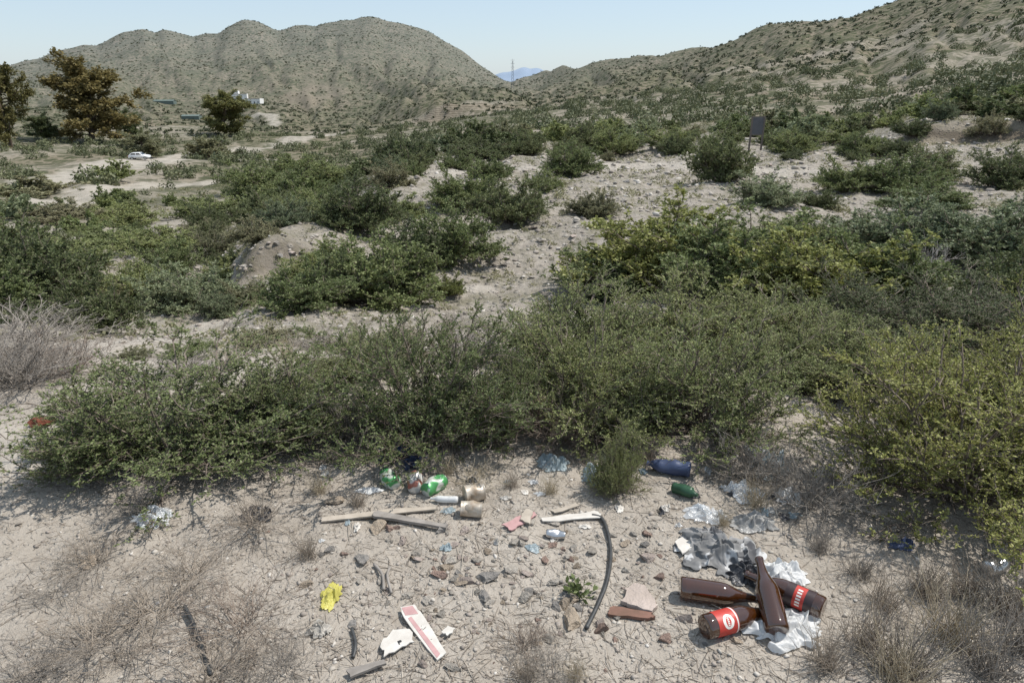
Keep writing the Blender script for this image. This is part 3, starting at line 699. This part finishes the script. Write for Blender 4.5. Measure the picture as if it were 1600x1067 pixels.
def gp(u,v,h): 
    p=place(u,v); p.z+=h; return p
def dirpx(u0,v0,u1,v1,h=.044,rise=0):
    a=gp(u0,v0,h); b=gp(u1,v1,h+rise); return a,b
a,b=dirpx(1060,932,1175,950,.04); beer(a,b,'brown beer bottle lying unlabelled at the left of the bottle group','none')
a,b=dirpx(1098,996,1200,968,.04); beer(a,b,'brown beer bottle with red label and white oval lying lowest in the group','red')
a=gp(1212,1004,.045); b=gp(1182,925,.115); beer(a,b,'shiny amber beer bottle leaning on the others with its neck pointing away','none')
a,b=dirpx(1285,966,1205,930,.04); beer(a,b,'dark beer bottle with red and white lettering at the right of the group','dark')
def canobj(u0,v0,u1,v1,mat,label,R_=.033,Hh=.115,crush=.25,name='drink_can',cat='can',opened=False,lidmat=None):
    a,b=dirpx(u0,v0,u1,v1,R_*.9); e,ang=axisroot(name,a,a+(b-a).normalized()*Hh,label,cat); sd=random.uniform(0,50)
    def fn(p):
        k=mnoise.noise(p*28+Vector((sd,0,0)))*crush*R_; t=math.sin(math.pi*min(max(p.z/Hh,0),1)); r_=Vector((p.x,p.y,0)); 
        return p+r_.normalized()*k*t*1.6 if r_.length>0 else p
    prof=[(R_*.78,0),(R_*.92,.004),(R_,.012)]+[(R_,.012+(Hh-.03)*k_/10) for k_ in range(1,11)]+[(R_*.84,Hh-.006),(R_*.80,Hh)]
    if name=='tin_can': prof=[(R_*1.03,0),(R_*1.03,.003),(R_,.004)]+[(R_*(1-.02*(k_%2)),.004+(Hh-.008)*k_/14) for k_ in range(1,15)]+[(R_*1.03,Hh-.003),(R_*1.03,Hh)]
    bm=bmesh.new(); lathe(bm,prof,30,fn,cap1=False); bmo('can_body',bm,mat,e,True)
    bm=bmesh.new()
    if opened: lathe(bm,[(R_*.97,Hh-.001),(R_*.93,Hh-.03),(R_*.93,.01)],30,cap0=False); bmo('inner_wall',bm,MTIN,e,True)
    else:
        lathe(bm,[(R_*.82,Hh-.001),(R_*.82,Hh+.002),(R_*.76,Hh+.001),(R_*.74,Hh-.004)],30,cap0=False); l=bmo('lid',bm,MAL,e,True)
        bm=bmesh.new(); prism(bm,[(R_*.4*math.cos(t)*.5+R_*.15,R_*.4*math.sin(t)) for t in np.linspace(0,6.28,12)[:-1]],Hh-.0035,Hh-.002); bmo('pull_tab',bm,MAL,l)
    return e
canobj(618,765,596,742,MC1,'dented green and white drink can leftmost of the three cans')
canobj(648,772,652,738,MC2,'red brown and silver crushed can in the middle of the three cans')
canobj(664,776,692,760,MC1,'green and white drink can rightmost of the three cans')
canobj(726,784,760,777,MTIN,'open cream coloured tin can lying behind the other tin',.038,.085,.15,'tin_can','can',True)
canobj(720,804,756,806,MTIN,'rusty edged cream tin can lying in front of the other tin',.032,.09,.2,'tin_can','can',True)
canobj(853,838,882,842,MAL,'tiny crushed silver can near the pale board',.018,.075,.4)
canobj(1538,898,1566,888,MAL,'silver can half hidden in dry grass at the right',.03,.10,.3)
def plastic_bottle(u0,v0,u1,v1,mat,label,R_=.045,Hh=.32,capm=MWB):
    a,b=dirpx(u0,v0,u1,v1,R_); e,ang=axisroot('plastic_bottle',a,a+(b-a).normalized()*Hh,label,'bottle'); sd=random.uniform(0,50)
    fn=lambda p:p+Vector((p.x,p.y,0))*mnoise.noise(p*18+Vector((sd,0,0)))*.35
    prof=[(R_*.7,0),(R_*.95,.006)]+[(R_*(1-.05*(k_%2)),.015+Hh*.62*k_/12) for k_ in range(13)]+[(R_*.8,Hh*.78),(R_*.45,Hh*.88),(R_*.3,Hh*.92),(R_*.3,Hh*.96)]
    bm=bmesh.new(); lathe(bm,prof,26,fn); bmo('bottle_body',bm,mat,e,True)
    bm=bmesh.new(); lathe(bm,[(R_*.36,Hh*.955),(R_*.36,Hh)],18); bmo('cap',bm,capm,e,False)
plastic_bottle(1078,746,1010,734,MBL,'crushed blue plastic bottle lying under the middle shrubs',.036,.2,MBL)
plastic_bottle(590,720,630,712,MBL,'blue plastic bottle lying under the shrub behind the cans',.035,.18,MBL)
plastic_bottle(1050,768,1080,779,MGR,'green plastic bottle below the blue bottle',.025,.12,MGR)
plastic_bottle(716,786,676,784,MWB,'small white plastic bottle lying beside the cans',.016,.12)
plastic_bottle(1215,745,1190,728,MCL,'clear plastic bottle under the shrubs above the cloth',.04,.22)
def crumple(name,p,w,d,h,seed,mat,label,cat,rz=0,n=90,sm=True,f=1.0,fold=.5,fine=.05,nc=26):
    g_=np.linspace(-1,1,n); U,Vv=np.meshgrid(g_,g_,indexing='ij')
    ang=np.arctan2(Vv,U); rad=np.maximum(np.abs(U),np.abs(Vv)); edge=.85+.35*vn(np.cos(ang)*1.7+seed,np.sin(ang)*1.7,seed)+.14*vn(np.cos(ang)*5+seed,np.sin(ang)*5,seed+1)
    rr_=rad*edge; x=np.cos(ang)*rr_; y=np.sin(ang)*rr_
    rs_=np.random.default_rng(seed*7+1); z=np.zeros_like(x)
    wx=x+.12*vn(x*3,y*3,seed+2); wy=y+.12*vn(x*3+9,y*3,seed+3)
    for _ in range(nc):
        cx,cy=rs_.normal(0,.45,2); t=rs_.uniform(0,math.pi); le=rs_.uniform(.15,.6); wdt=rs_.uniform(.04,.13)/f; am=rs_.uniform(.25,1)
        dp=(wx-cx)*math.cos(t)+(wy-cy)*math.sin(t); dn=-(wx-cx)*math.sin(t)+(wy-cy)*math.cos(t)
        z=np.maximum(z,am*np.exp(-(np.abs(dn)/wdt)**1.3-(dp/le)**2))+.12*am*np.exp(-(dn/(wdt*2.5))**2-(dp/le)**2)
    z=z*.75+.06+fine*vn(x*14,y*14,seed+6)
    z=np.maximum(z,.02)*(1-.75*rad**5)
    X=(x+.10*fold*vn(wx*4,wy*4,seed+8))*w/2; Y=(y+.10*fold*vn(wx*4+5,wy*4,seed+9))*d/2; Zz=z*h
    c,s=math.cos(rz),math.sin(rz); gx=X*c-Y*s+p.x; gy=X*s+Y*c+p.y
    Z0=H(gx,gy)+Zz+.004
    V=np.stack([gx-p.x,gy-p.y,Z0-p.z],-1).reshape(-1,3); I_=np.arange(n*n).reshape(n,n); Fx=np.stack([I_[:-1,:-1],I_[1:,:-1],I_[1:,1:],I_[:-1,1:]],-1).reshape(-1,4)
    return tag(ob(name,mesh_np(name,V,Fx,mat,sm),None,p),label,cat)
def CR(name,u,v,wpx,hpx,h,seed,mat,label,cat,**k):
    p=place(u,v); s=F/depth(p); sn=math.sin(P+math.atan((v-533.5)/F)); return crumple(name,p,wpx/s,hpx/s/sn,h,seed,mat,label,cat,**k)
clm=N('grey_cloth'); tc=clm.n('TexCoord').outputs['Object']; f1=clm.noise(tc,9,3); f9=clm.noise(tc,13,2); f8=clm.noise(tc,17,2)
cc=clm.ramp(f1,[(.4,(.15,.148,.145)),(.6,(.29,.285,.28))]); cc=clm.mix(clm.ramp(f8,[(.56,0.0),(.6,.8)]),cc,(.55,.545,.535)); cc=clm.mix(clm.ramp(f9,[(.56,0.0),(.61,.85)]),cc,(.05,.05,.055))
clm.bsdf(cc,.95)
CR('discarded_cloth',1122,866,130,85,.075,21,clm.m,'crumpled grey, black and white cloth beside the bottle group','cloth',f=1.0,nc=46,fold=1.2)
CR('plastic_bag',1228,988,150,72,.06,33,MWB,'white crumpled plastic bag in front of the beer bottles','bag',nc=30,fold=1)
CR('plastic_bag',1215,905,100,56,.06,35,MWB,'white plastic bag behind the beer bottles','bag',fold=1)
CR('plastic_bag',1165,900,66,40,.05,36,MDKB,'black plastic bag between cloth and bottles','bag')
CR('plastic_bag',517,935,34,44,.05,37,MYE,'small yellow wrapper standing left of centre','wrapper',f=.5,nc=8)
CR('plastic_bag',1200,735,70,50,.12,38,MLB,'pale blue plastic bag under shrubs at the right of the clearing','bag')
CR('plastic_bag',930,748,54,30,.07,39,MLB,'pale blue plastic scrap under the twiggy shrub','bag')
CR('plastic_bag',862,728,54,28,.06,40,MLB,'pale blue torn bag behind the hose top','bag')
CR('plastic_bag',650,724,46,28,.06,41,MBL,'dark blue plastic scrap above the middle can','bag')
CR('plastic_bag',240,812,70,32,.05,42,MCL,'dusty clear plastic film at left of the clearing','bag')
CR('plastic_bag',400,808,60,30,.04,43,MDKB,'dark plastic scrap in shadow of the left shrub','bag')
CR('plastic_bag',1238,560,40,28,.18,44,MWB,'white plastic scrap caught in the second row shrubs','bag')
CR('plastic_bag',1410,855,44,16,.04,45,MBL,'blue plastic scrap under the large right shrub','bag')
CR('plastic_bag',1100,808,70,30,.05,46,MCL,'clear plastic strip above the grey cloth','bag')
CR('plastic_bag',1180,820,80,30,.05,49,plast('grey_film',(.40,.39,.37),.2),'torn greyish plastic heap right of the grey cloth','bag')
CR('plastic_bag',1160,772,70,34,.07,50,MCL,'clear crumpled film below the pale blue bag','bag')
CR('plastic_bag',1230,780,50,26,.06,51,MWB,'white scrap of bag under the large right shrub','bag')
CR('plastic_bag',575,768,50,12,.015,47,MWB,'flat white paper scrap left of the cans','paper')
CR('plastic_bag',500,985,40,26,.03,48,plast('dusty_white',(.50,.465,.41),.2),'small dusty white scrap below the yellow wrapper','paper')
rs=random.Random(9); dw=plast('dirty_white',(.60,.57,.52),.2)
for i in range(46):
    u=rs.choice([rs.uniform(500,1220),rs.uniform(1020,1250)]); v=rs.uniform(730,860) if u<1020 else rs.uniform(710,900)
    o=CR('paper_scrap',u,v,rs.uniform(8,26),rs.uniform(6,14),rs.uniform(.01,.03),100+i*3,rs.choice([dw,dw,MLB,MCARD,MCL,MDKB]),'tiny torn scrap of plastic or paper among the litter','scrap',n=24,nc=8)
    o['group']='tiny scraps in the litter'
def board(pts,th,mat,label,cat='board',name='board',lift=.012,tilt=0,sub=4,jag=.0022):
    rj=random.Random(len(label)+int(pts[0][0]))
    P3=[place(*q) for q in pts]; c=sum(P3,Vector())/len(P3); zc=max(q.z for q in P3)
    poly=[]
    for i,q in enumerate(P3):
        nx=P3[(i+1)%len(P3)]
        for k_ in range(sub):
            t=k_/sub; poly.append((q.x+(nx.x-q.x)*t-c.x+rj.gauss(0,jag),q.y+(nx.y-q.y)*t-c.y+rj.gauss(0,jag)))
    bm=bmesh.new(); prism(bm,poly,0,th)
    o=bmo(name,bm,mat,None,loc=(c.x,c.y,zc+lift)); return tag(o,label,cat)
board([(500,812),(640,797),(680,796),(682,801),(560,814),(502,819)],.007,MWOOD,'long pale wooden strip left of centre behind the dark slat',jag=.003,lift=.004)
board([(584,812),(590,809),(697,827),(697,832),(586,817)],.012,MDW,'dark grey wooden slat lying across the clearing')
board([(843,812),(930,803),(940,808),(938,813),(850,818)],.005,MCARD,'pale board strip touching the top of the hose',jag=.003,lift=.004)
board([(785,824),(815,808),(835,803),(838,808),(820,820),(800,832)],.005,MPIN,'broken pinkish board splinter left of the pale board',jag=.003,lift=.004)
board([(812,818),(822,800),(832,803),(828,826)],.006,MWOOD,'short wooden splinter by the pinkish board')
board([(860,800),(900,790),(906,794),(868,806)],.005,MWOOD,'short dark splinter behind the pale board',jag=.003,lift=.004)
o=board([(626,956),(648,952),(660,966),(698,1024),(683,1036),(630,972)],.005,MCARD,'white and pink printed cardboard strip at the bottom centre','cardboard','cardboard_strip',jag=.0012,lift=.006)
def childpoly(o,pts,mat,name,z):
    P3=[place(*q) for q in pts]; bm=bmesh.new(); bm.faces.new([bm.verts.new((q.x-o.location.x,q.y-o.location.y,z)) for q in P3]); return bmo(name,bm,mat,o)
childpoly(o,[(638,974),(643,971),(688,1026),(683,1033)],MPIN,'printed_stripe',.0058)
childpoly(o,[(628,957),(645,954),(654,966),(634,970)],MPIN,'printed_corner',.0058)
o=board([(596,1012),(612,990),(640,988),(648,1004),(620,1022),(600,1030)],.004,MCARD,'torn white card with a black printed mark beside the printed strip','cardboard','torn_card',jag=.004,lift=.004)
bm=bmesh.new()
vs=[(-.007,-.008),(-.003,-.008),(-.003,-.001),(.004,-.001),(.006,.002),(.006,.006),(.004,.009),(-.007,.009)]
bm.faces.new([bm.verts.new((x,y,.0047)) for x,y in vs])
q=bmo('printed_mark',bm,MBP,o,loc=(.014,-.006,0)); q.rotation_euler=(0,0,.5)
board([(1055,852),(1075,838),(1080,862),(1066,872)],.006,MCARD,'small white card left of the grey cloth','cardboard','torn_card')
board([(950,957),(958,951),(1018,963),(1022,971),(1010,973),(952,966)],.012,MRUST,'red brown brick fragment below the flat stone slab','brick','brick_fragment',jag=.003,lift=.002)
board([(975,930),(988,916),(1006,918),(1027,950),(1020,962),(990,953),(972,948)],.016,MR['k'],'flat pinkish triangular stone slab right of the hose','stone','stone_slab',lift=0,jag=.004)
board([(540,1055),(600,1040),(604,1046),(548,1064)],.008,MDW,'dark strip at the bottom edge below the torn card')
board([(700,985),(712,990),(700,1000),(690,994)],.004,MCARD,'little white chip right of the printed strip','cardboard','torn_card')
def tube_path(pts,r,mat,name,label,cat,n=10,lift=0):
    P3=[place(u,v)+Vector((0,0,h)) for u,v,h in pts]; Q=[]
    for i in range(len(P3)-1):
        p0=P3[max(i-1,0)];p1=P3[i];p2=P3[i+1];p3=P3[min(i+2,len(P3)-1)]
        for k_ in range(8):
            t=k_/8; Q.append(.5*((2*p1)+(p2-p0)*t+(2*p0-5*p1+4*p2-p3)*t*t+(-p0+3*p1-3*p2+p3)*t**3))
    Q.append(P3[-1]); c=Q[0].copy(); bm=bmesh.new(); rows=[]
    for i,q in enumerate(Q):
        d=(Q[min(i+1,len(Q)-1)]-Q[max(i-1,0)]).normalized(); s=d.cross(Vector((0,0,1))).normalized(); w=s.cross(d)
        rows.append([bm.verts.new(q-c+r*(math.cos(2*math.pi*k_/n)*s+math.sin(2*math.pi*k_/n)*w)) for k_ in range(n)])
    for i in range(len(rows)-1):
        for k_ in range(n): bm.faces.new((rows[i][k_],rows[i][(k_+1)%n],rows[i+1][(k_+1)%n],rows[i+1][k_]))
    bm.faces.new(rows[0][::-1]);bm.faces.new(rows[-1])
    return tag(bmo(name,bm,mat,None,True,c),label,cat)
tube_path([(925,808,.010),(940,814,.012),(949,834,.012),(954,870,.012),(948,912,.010),(934,948,.010),(916,985,.010)],.0075,MBLK,'hose','black rubber hose curving down the middle of the clearing','hose')
tube_path([(290,955,.02),(305,985,.02),(318,1020,.012),(330,1060,.012)],.007,MBLK,'cable','dark plastic strip among the dry twigs at bottom left','strip')
tube_path([(585,885,.01),(598,905,.02),(600,925,.01)],.006,MDW,'stick','short dark curved stick in the stone spread','stick')
tube_path([(610,890,.01),(606,910,.03),(612,930,.01)],.005,MDW,'stick','short forked stick right of the curved stick','stick')
tube_path([(550,985,.008),(556,1010,.012),(552,1030,.008)],.006,MBLK,'stick','dark short strip left of the torn card','stick')
p=place(905,930); e=empty('seedling',p,'small green seedling growing beside the hose','plant')
rg_=np.random.default_rng(3); n=20; D=nrm(np.stack([rg_.normal(size=n),rg_.normal(size=n),rg_.uniform(.3,1.2,n)],1)); G=grow(np.zeros((n,3)),D,rg_.uniform(.03,.075,n),3,.1,0,rg_)
v,f=tubes(G,.0015,.001); ob('stems',mesh_np('stems',v,f,LM['g'],False,{'rnd':np.full(len(v),.4)}),e)
s_,d_,_=kids(G,4,.4,1,.8,rg_,.2); lv,lf,lr_=leaves(s_,d_,.026,.015,rg_); ob('leaves',mesh_np('leaves',lv,lf,LM['g'],False,{'rnd':lr_}),e)
# ------------------------------------------------------------------ trees
def tree(u,vb,vt,wpx,seed,label,col='t'):
    p=place(u,vb); w=wpx/(F/depth(p)); h=ztop(p,u,vt); rg_=np.random.default_rng(seed)
    e=empty('tree',p,label,'tree')
    T0=grow(np.array([[0,0,-.3]]),np.array([[.05,0,1.]]),np.array([h*.8]),7,.08,0,rg_)
    s,d,_=kids(T0,40,.10,1,.5,rg_,0); d=nrm(rg_.normal(size=d.shape)); d[:,2]=np.abs(d[:,2])*.5+.05
    tz=s[:,2]/h; prof=np.sqrt(np.clip(1-((tz-.40)/.60)**2,.05,1))
    B1=grow(s,d,rg_.uniform(.16,.42,len(s))*h*prof,5,.15,.03,rg_)
    s,d,_=kids(B1,8,.25,1,.8,rg_,.0); B2=grow(s,d,rg_.uniform(.05,.11,len(s))*h,3,.2,-.05,rg_)
    v,f=merge([tubes(T0,h*.03,h*.012),tubes(B1,h*.010,h*.003),tubes(B2,h*.003,h*.001)]); ob('trunk',mesh_np('trunk',v,f,MBK),e)
    s,d,_=kids(B2,70,.1,1,.9,rg_,.0); s=s+rg_.normal(0,h*.015,s.shape); s[:,2]=np.maximum(s[:,2],h*.02)
    lv,lf,lr_=leaves(s,d,h*.028,h*.017,rg_)
    ob('crown',mesh_np('crown',lv,lf,LM[col],False,{'rnd':lr_}),e)
    ext=(np.percentile(lv[:,0],98)-np.percentile(lv[:,0],2)); e.scale=(w/ext,w/ext,h/np.percentile(lv[:,2],99.5))
tree(145,224,88,112,1,'large olive brown tree standing in the valley at the left')
tree(18,230,98,72,2,'olive brown tree cut by the left edge of the view','t')
tree(352,214,143,64,3,'smaller rounded olive tree right of the large valley trees','o')
tree(70,222,178,40,4,'low dark tree between the two large left trees','d')
tree(208,215,172,30,8,'small dark tree at the right foot of the largest tree','d')
tree(225,246,207,50,5,'low pale olive bushy tree at the foot of the large valley tree','k')
# ------------------------------------------------------------------ signboard
p=place(1179,238); s=depth(p)/F; hh=ztop(p,1179,182); e=empty('signboard',p,'dark information signboard on two posts on the plateau','sign',rz=.15)
MSG=simple('sign_panel',(.10,.10,.11),(.07,.07,.075),5,.5); MPO=simple('sign_post',(.16,.13,.11),None,20,.8)
w=20*s
for sx in(-1,1):
    bm=bmesh.new(); box(bm,sx*w*.5-.04,sx*w*.5+.04,-.03,.03,-.2,hh); bmo('post',bm,MPO,e)
bm=bmesh.new(); box(bm,-w*.5+.045,w*.5-.045,-.02,.02,hh*.5,hh*.97); bmo('panel',bm,MSG,e)
for z0 in(hh*.5-.05,hh*.975):
    bm=bmesh.new(); box(bm,-w*.5+.042,w*.5-.042,-.028,.028,z0,z0+.045); bmo('frame_rail',bm,MPO,e)
aa=az_of(801,128); r=900; x0,y0=r*math.sin(aa),r*math.cos(aa); z0=Hs(x0,y0); topz=CH+r*float(slope(aa,92)); hh=topz-z0
e=empty('lattice_tower',(x0,y0,z0),'thin steel lattice mast standing in the gap between the hills','tower'); MST=simple('steel',(.25,.25,.26),None,2,.6)
wd=lambda t:1.8*(1-t)+.5*t
for sx in(-1,1):
    for sy in(-1,1):
        bm=bmesh.new(); bar(bm,(sx*wd(0),sy*wd(0),-1),(sx*wd(1),sy*wd(1),hh*.92),.2); bmo('leg',bm,MST,e)
bm=bmesh.new()
for k_ in range(9):
    t0,t1=k_/9,(k_+1)/9
    for sx,sy,tx,ty in((-1,-1,1,-1),(1,-1,1,1),(1,1,-1,1),(-1,1,-1,-1)): bar(bm,(sx*wd(t0),sy*wd(t0),hh*.92*t0),(tx*wd(t1),ty*wd(t1),hh*.92*t1),.11)
bmo('bracing',bm,MST,e)
for k_,t in enumerate((.72,.84,.95)):
    bm=bmesh.new(); bar(bm,(-2.4,0,hh*t),(2.4,0,hh*t),.14); bmo('cross_arm',bm,MST,e)
bm=bmesh.new(); bar(bm,(0,0,hh*.9),(0,0,hh),.12); bmo('antenna',bm,MST,e)
MWH=simple('whitewash',(.78,.77,.74),(.70,.68,.65),.5,.8); MWIN=simple('window_dark',(.05,.055,.06),None,3,.3); MRF=simple('flat_roof',(.45,.40,.35),None,1,.9); MTE=simple('teal_netting',(.13,.17,.15),(.10,.13,.115),.8,.8)
def house(u,v,wpx,hm,label,rz=0,wings=1):
    p=place(u,v); w=wpx/(F/depth(p)); e=empty('house',p,label,'house',rz=rz)
    bm=bmesh.new(); box(bm,-w/2,w/2,-4,4,-6,hm)
    bmo('wall',bm,MWH,e)
    if wings:
        bm=bmesh.new(); box(bm,-w/2+1,-w/2+w*.45,-3.5,3.5,hm+.002,hm+2.6); bmo('upper_storey',bm,MWH,e)
    bm=bmesh.new(); box(bm,-w/2-.2,w/2+.2,-4.2,-3.9,hm-.15,hm+.25); bmo('roof',bm,MRF,e)
    nn=max(2,int(w/3.2))
    for i in range(nn):
        x=-w/2+w*(i+.5)/nn
        if i==nn//2: bm=bmesh.new(); box(bm,x-.5,x+.5,-4.06,-3.99,.1,2.2); bmo('door',bm,MWIN,e)
        else: bm=bmesh.new(); box(bm,x-.5,x+.5,-4.06,-3.99,1.1,2.3); bmo('window',bm,MWIN,e)
house(376,158,22,6.0,'white flat roofed house at the left of the pair on the far valley side',.2)
house(398,163,24,4.6,'low white house at the right of the pair on the far valley side',-.1,0)
def shed(u,v,wpx,label,hm=2.2):
    p=place(u,v); w=wpx/(F/depth(p)); e=empty('greenhouse',p,label,'greenhouse',rz=.1)
    bm=bmesh.new(); prism(bm,[(-w/2,-4),(w/2,-4),(w/2,4),(-w/2,4)],-8,hm); bmo('wall',bm,MTE,e)
    bm=bmesh.new(); vs=[bm.verts.new(q) for q in((-w/2-.3,-4.3,hm+.01),(w/2+.3,-4.3,hm+.01),(w/2+.3,0,hm+.9),(-w/2-.3,0,hm+.9),(-w/2-.3,4.3,hm+.01),(w/2+.3,4.3,hm+.01))]
    bm.faces.new((vs[0],vs[1],vs[2],vs[3]));bm.faces.new((vs[3],vs[2],vs[5],vs[4])); bmo('roof',bm,MTE,e)
shed(258,162,30,'dull teal netted greenhouse on the far slope above the large tree'); shed(300,186,26,'dull teal netted greenhouse left of the smaller olive tree')
p=place(219,250); e=empty('parked_car',p+Vector((0,0,.05)),'small white car parked on the sandy ground of the valley','car',rz=.15)
MCW=simple('car_white',(.80,.80,.80),(.76,.76,.76),1,.25); MGL=simple('car_glass',(.03,.035,.04),None,1,.1); MTY=simple('tyre_rubber',(.03,.03,.03),None,5,.8); MRE=simple('tail_red',(.5,.03,.02),None,5,.3)
bm=bmesh.new(); prof=[(-2.05,.35),(-2.1,.7),(-1.95,.95),(-1.75,1.0),(-1.35,1.42),(.3,1.45),(.95,.98),(1.85,.85),(2.05,.65),(2.05,.35)]
A_=[bm.verts.new((x,-.82,z)) for x,z in prof];B_=[bm.verts.new((x,.82,z)) for x,z in prof]; bm.faces.new(A_);bm.faces.new(B_[::-1])
for i in range(len(prof)): j=(i+1)%len(prof); bm.faces.new((A_[i],A_[j],B_[j],B_[i]))
bmesh.ops.bevel(bm,geom=bm.edges[:],offset=.05,segments=2,affect='EDGES'); bmo('body',bm,MCW,e,True)
for sy in(-1,1):
    for poly in ([(-1.55,1.02),(-1.28,1.34),(-.5,1.37),(-.5,1.02)],[(-.42,1.02),(-.42,1.37),(.25,1.37),(.7,1.02)]):
        bm=bmesh.new(); vs=[bm.verts.new((x,sy*.828,z)) for x,z in poly]; bm.faces.new(vs); bmo('window',bm,MGL,e)
    for x in(-1.3,1.3):
        bm=bmesh.new(); bar(bm,(x,sy*.66,.31),(x,sy*.86,.31),.31,20); wh=bmo('wheel',bm,MTY,e)
        bm=bmesh.new(); bar(bm,(x,sy*.861,.31),(x,sy*.872,.31),.18,16); bmo('rim',bm,MAL,wh)
    bm=bmesh.new(); box(bm,-2.13,-2.08,sy*.7-.1,sy*.7+.1,.72,.88); bmo('tail_light',bm,MRE,e)
bm=bmesh.new(); vs=[bm.verts.new(q) for q in((.42,-.68,1.40),(.42,.68,1.40),(.90,.72,1.05),(.90,-.72,1.05))]; bm.faces.new(vs); bmo('windscreen',bm,MGL,e)
# ------------------------------------------------------------------ light, sky, camera
sd=Vector((.48,.16,.86)).normalized()
L=bpy.data.lights.new('sun','SUN'); L.energy=5.0; L.angle=math.radians(.5); L.color=(1,.96,.90); lo=bpy.data.objects.new('sun',L); C.objects.link(lo); lo.rotation_mode='QUATERNION'; lo.rotation_quaternion=sd.to_track_quat('Z','Y')
W=bpy.data.worlds.new('World'); bpy.context.scene.world=W; W.use_nodes=True; nt=W.node_tree; bg=nt.nodes['Background']; sk=nt.nodes.new('ShaderNodeTexSky'); sk.sky_type='NISHITA'; sk.sun_disc=False; sk.sun_elevation=math.asin(sd.z); sk.sun_rotation=math.atan2(sd.x,sd.y); sk.dust_density=.5; sk.air_density=1.0; sk.ozone_density=2.5
mx=nt.nodes.new('ShaderNodeMixRGB'); mx.inputs[0].default_value=.55; mx.inputs[2].default_value=(5.5,6.6,7.7,1); nt.links.new(sk.outputs[0],mx.inputs[1])
nt.links.new(mx.outputs[0],bg.inputs[0]); bg.inputs[1].default_value=.125
cd=bpy.data.cameras.new('camera'); cd.lens=24.0; cd.sensor_width=36; cd.clip_start=.05; cd.clip_end=30000; co=bpy.data.objects.new('camera',cd); C.objects.link(co); co.location=CAM; co.rotation_euler=(math.pi/2-P,0,0)
sc=bpy.context.scene; sc.camera=co; sc.view_settings.view_transform='Standard'; sc.view_settings.look='None'; sc.view_settings.exposure=0
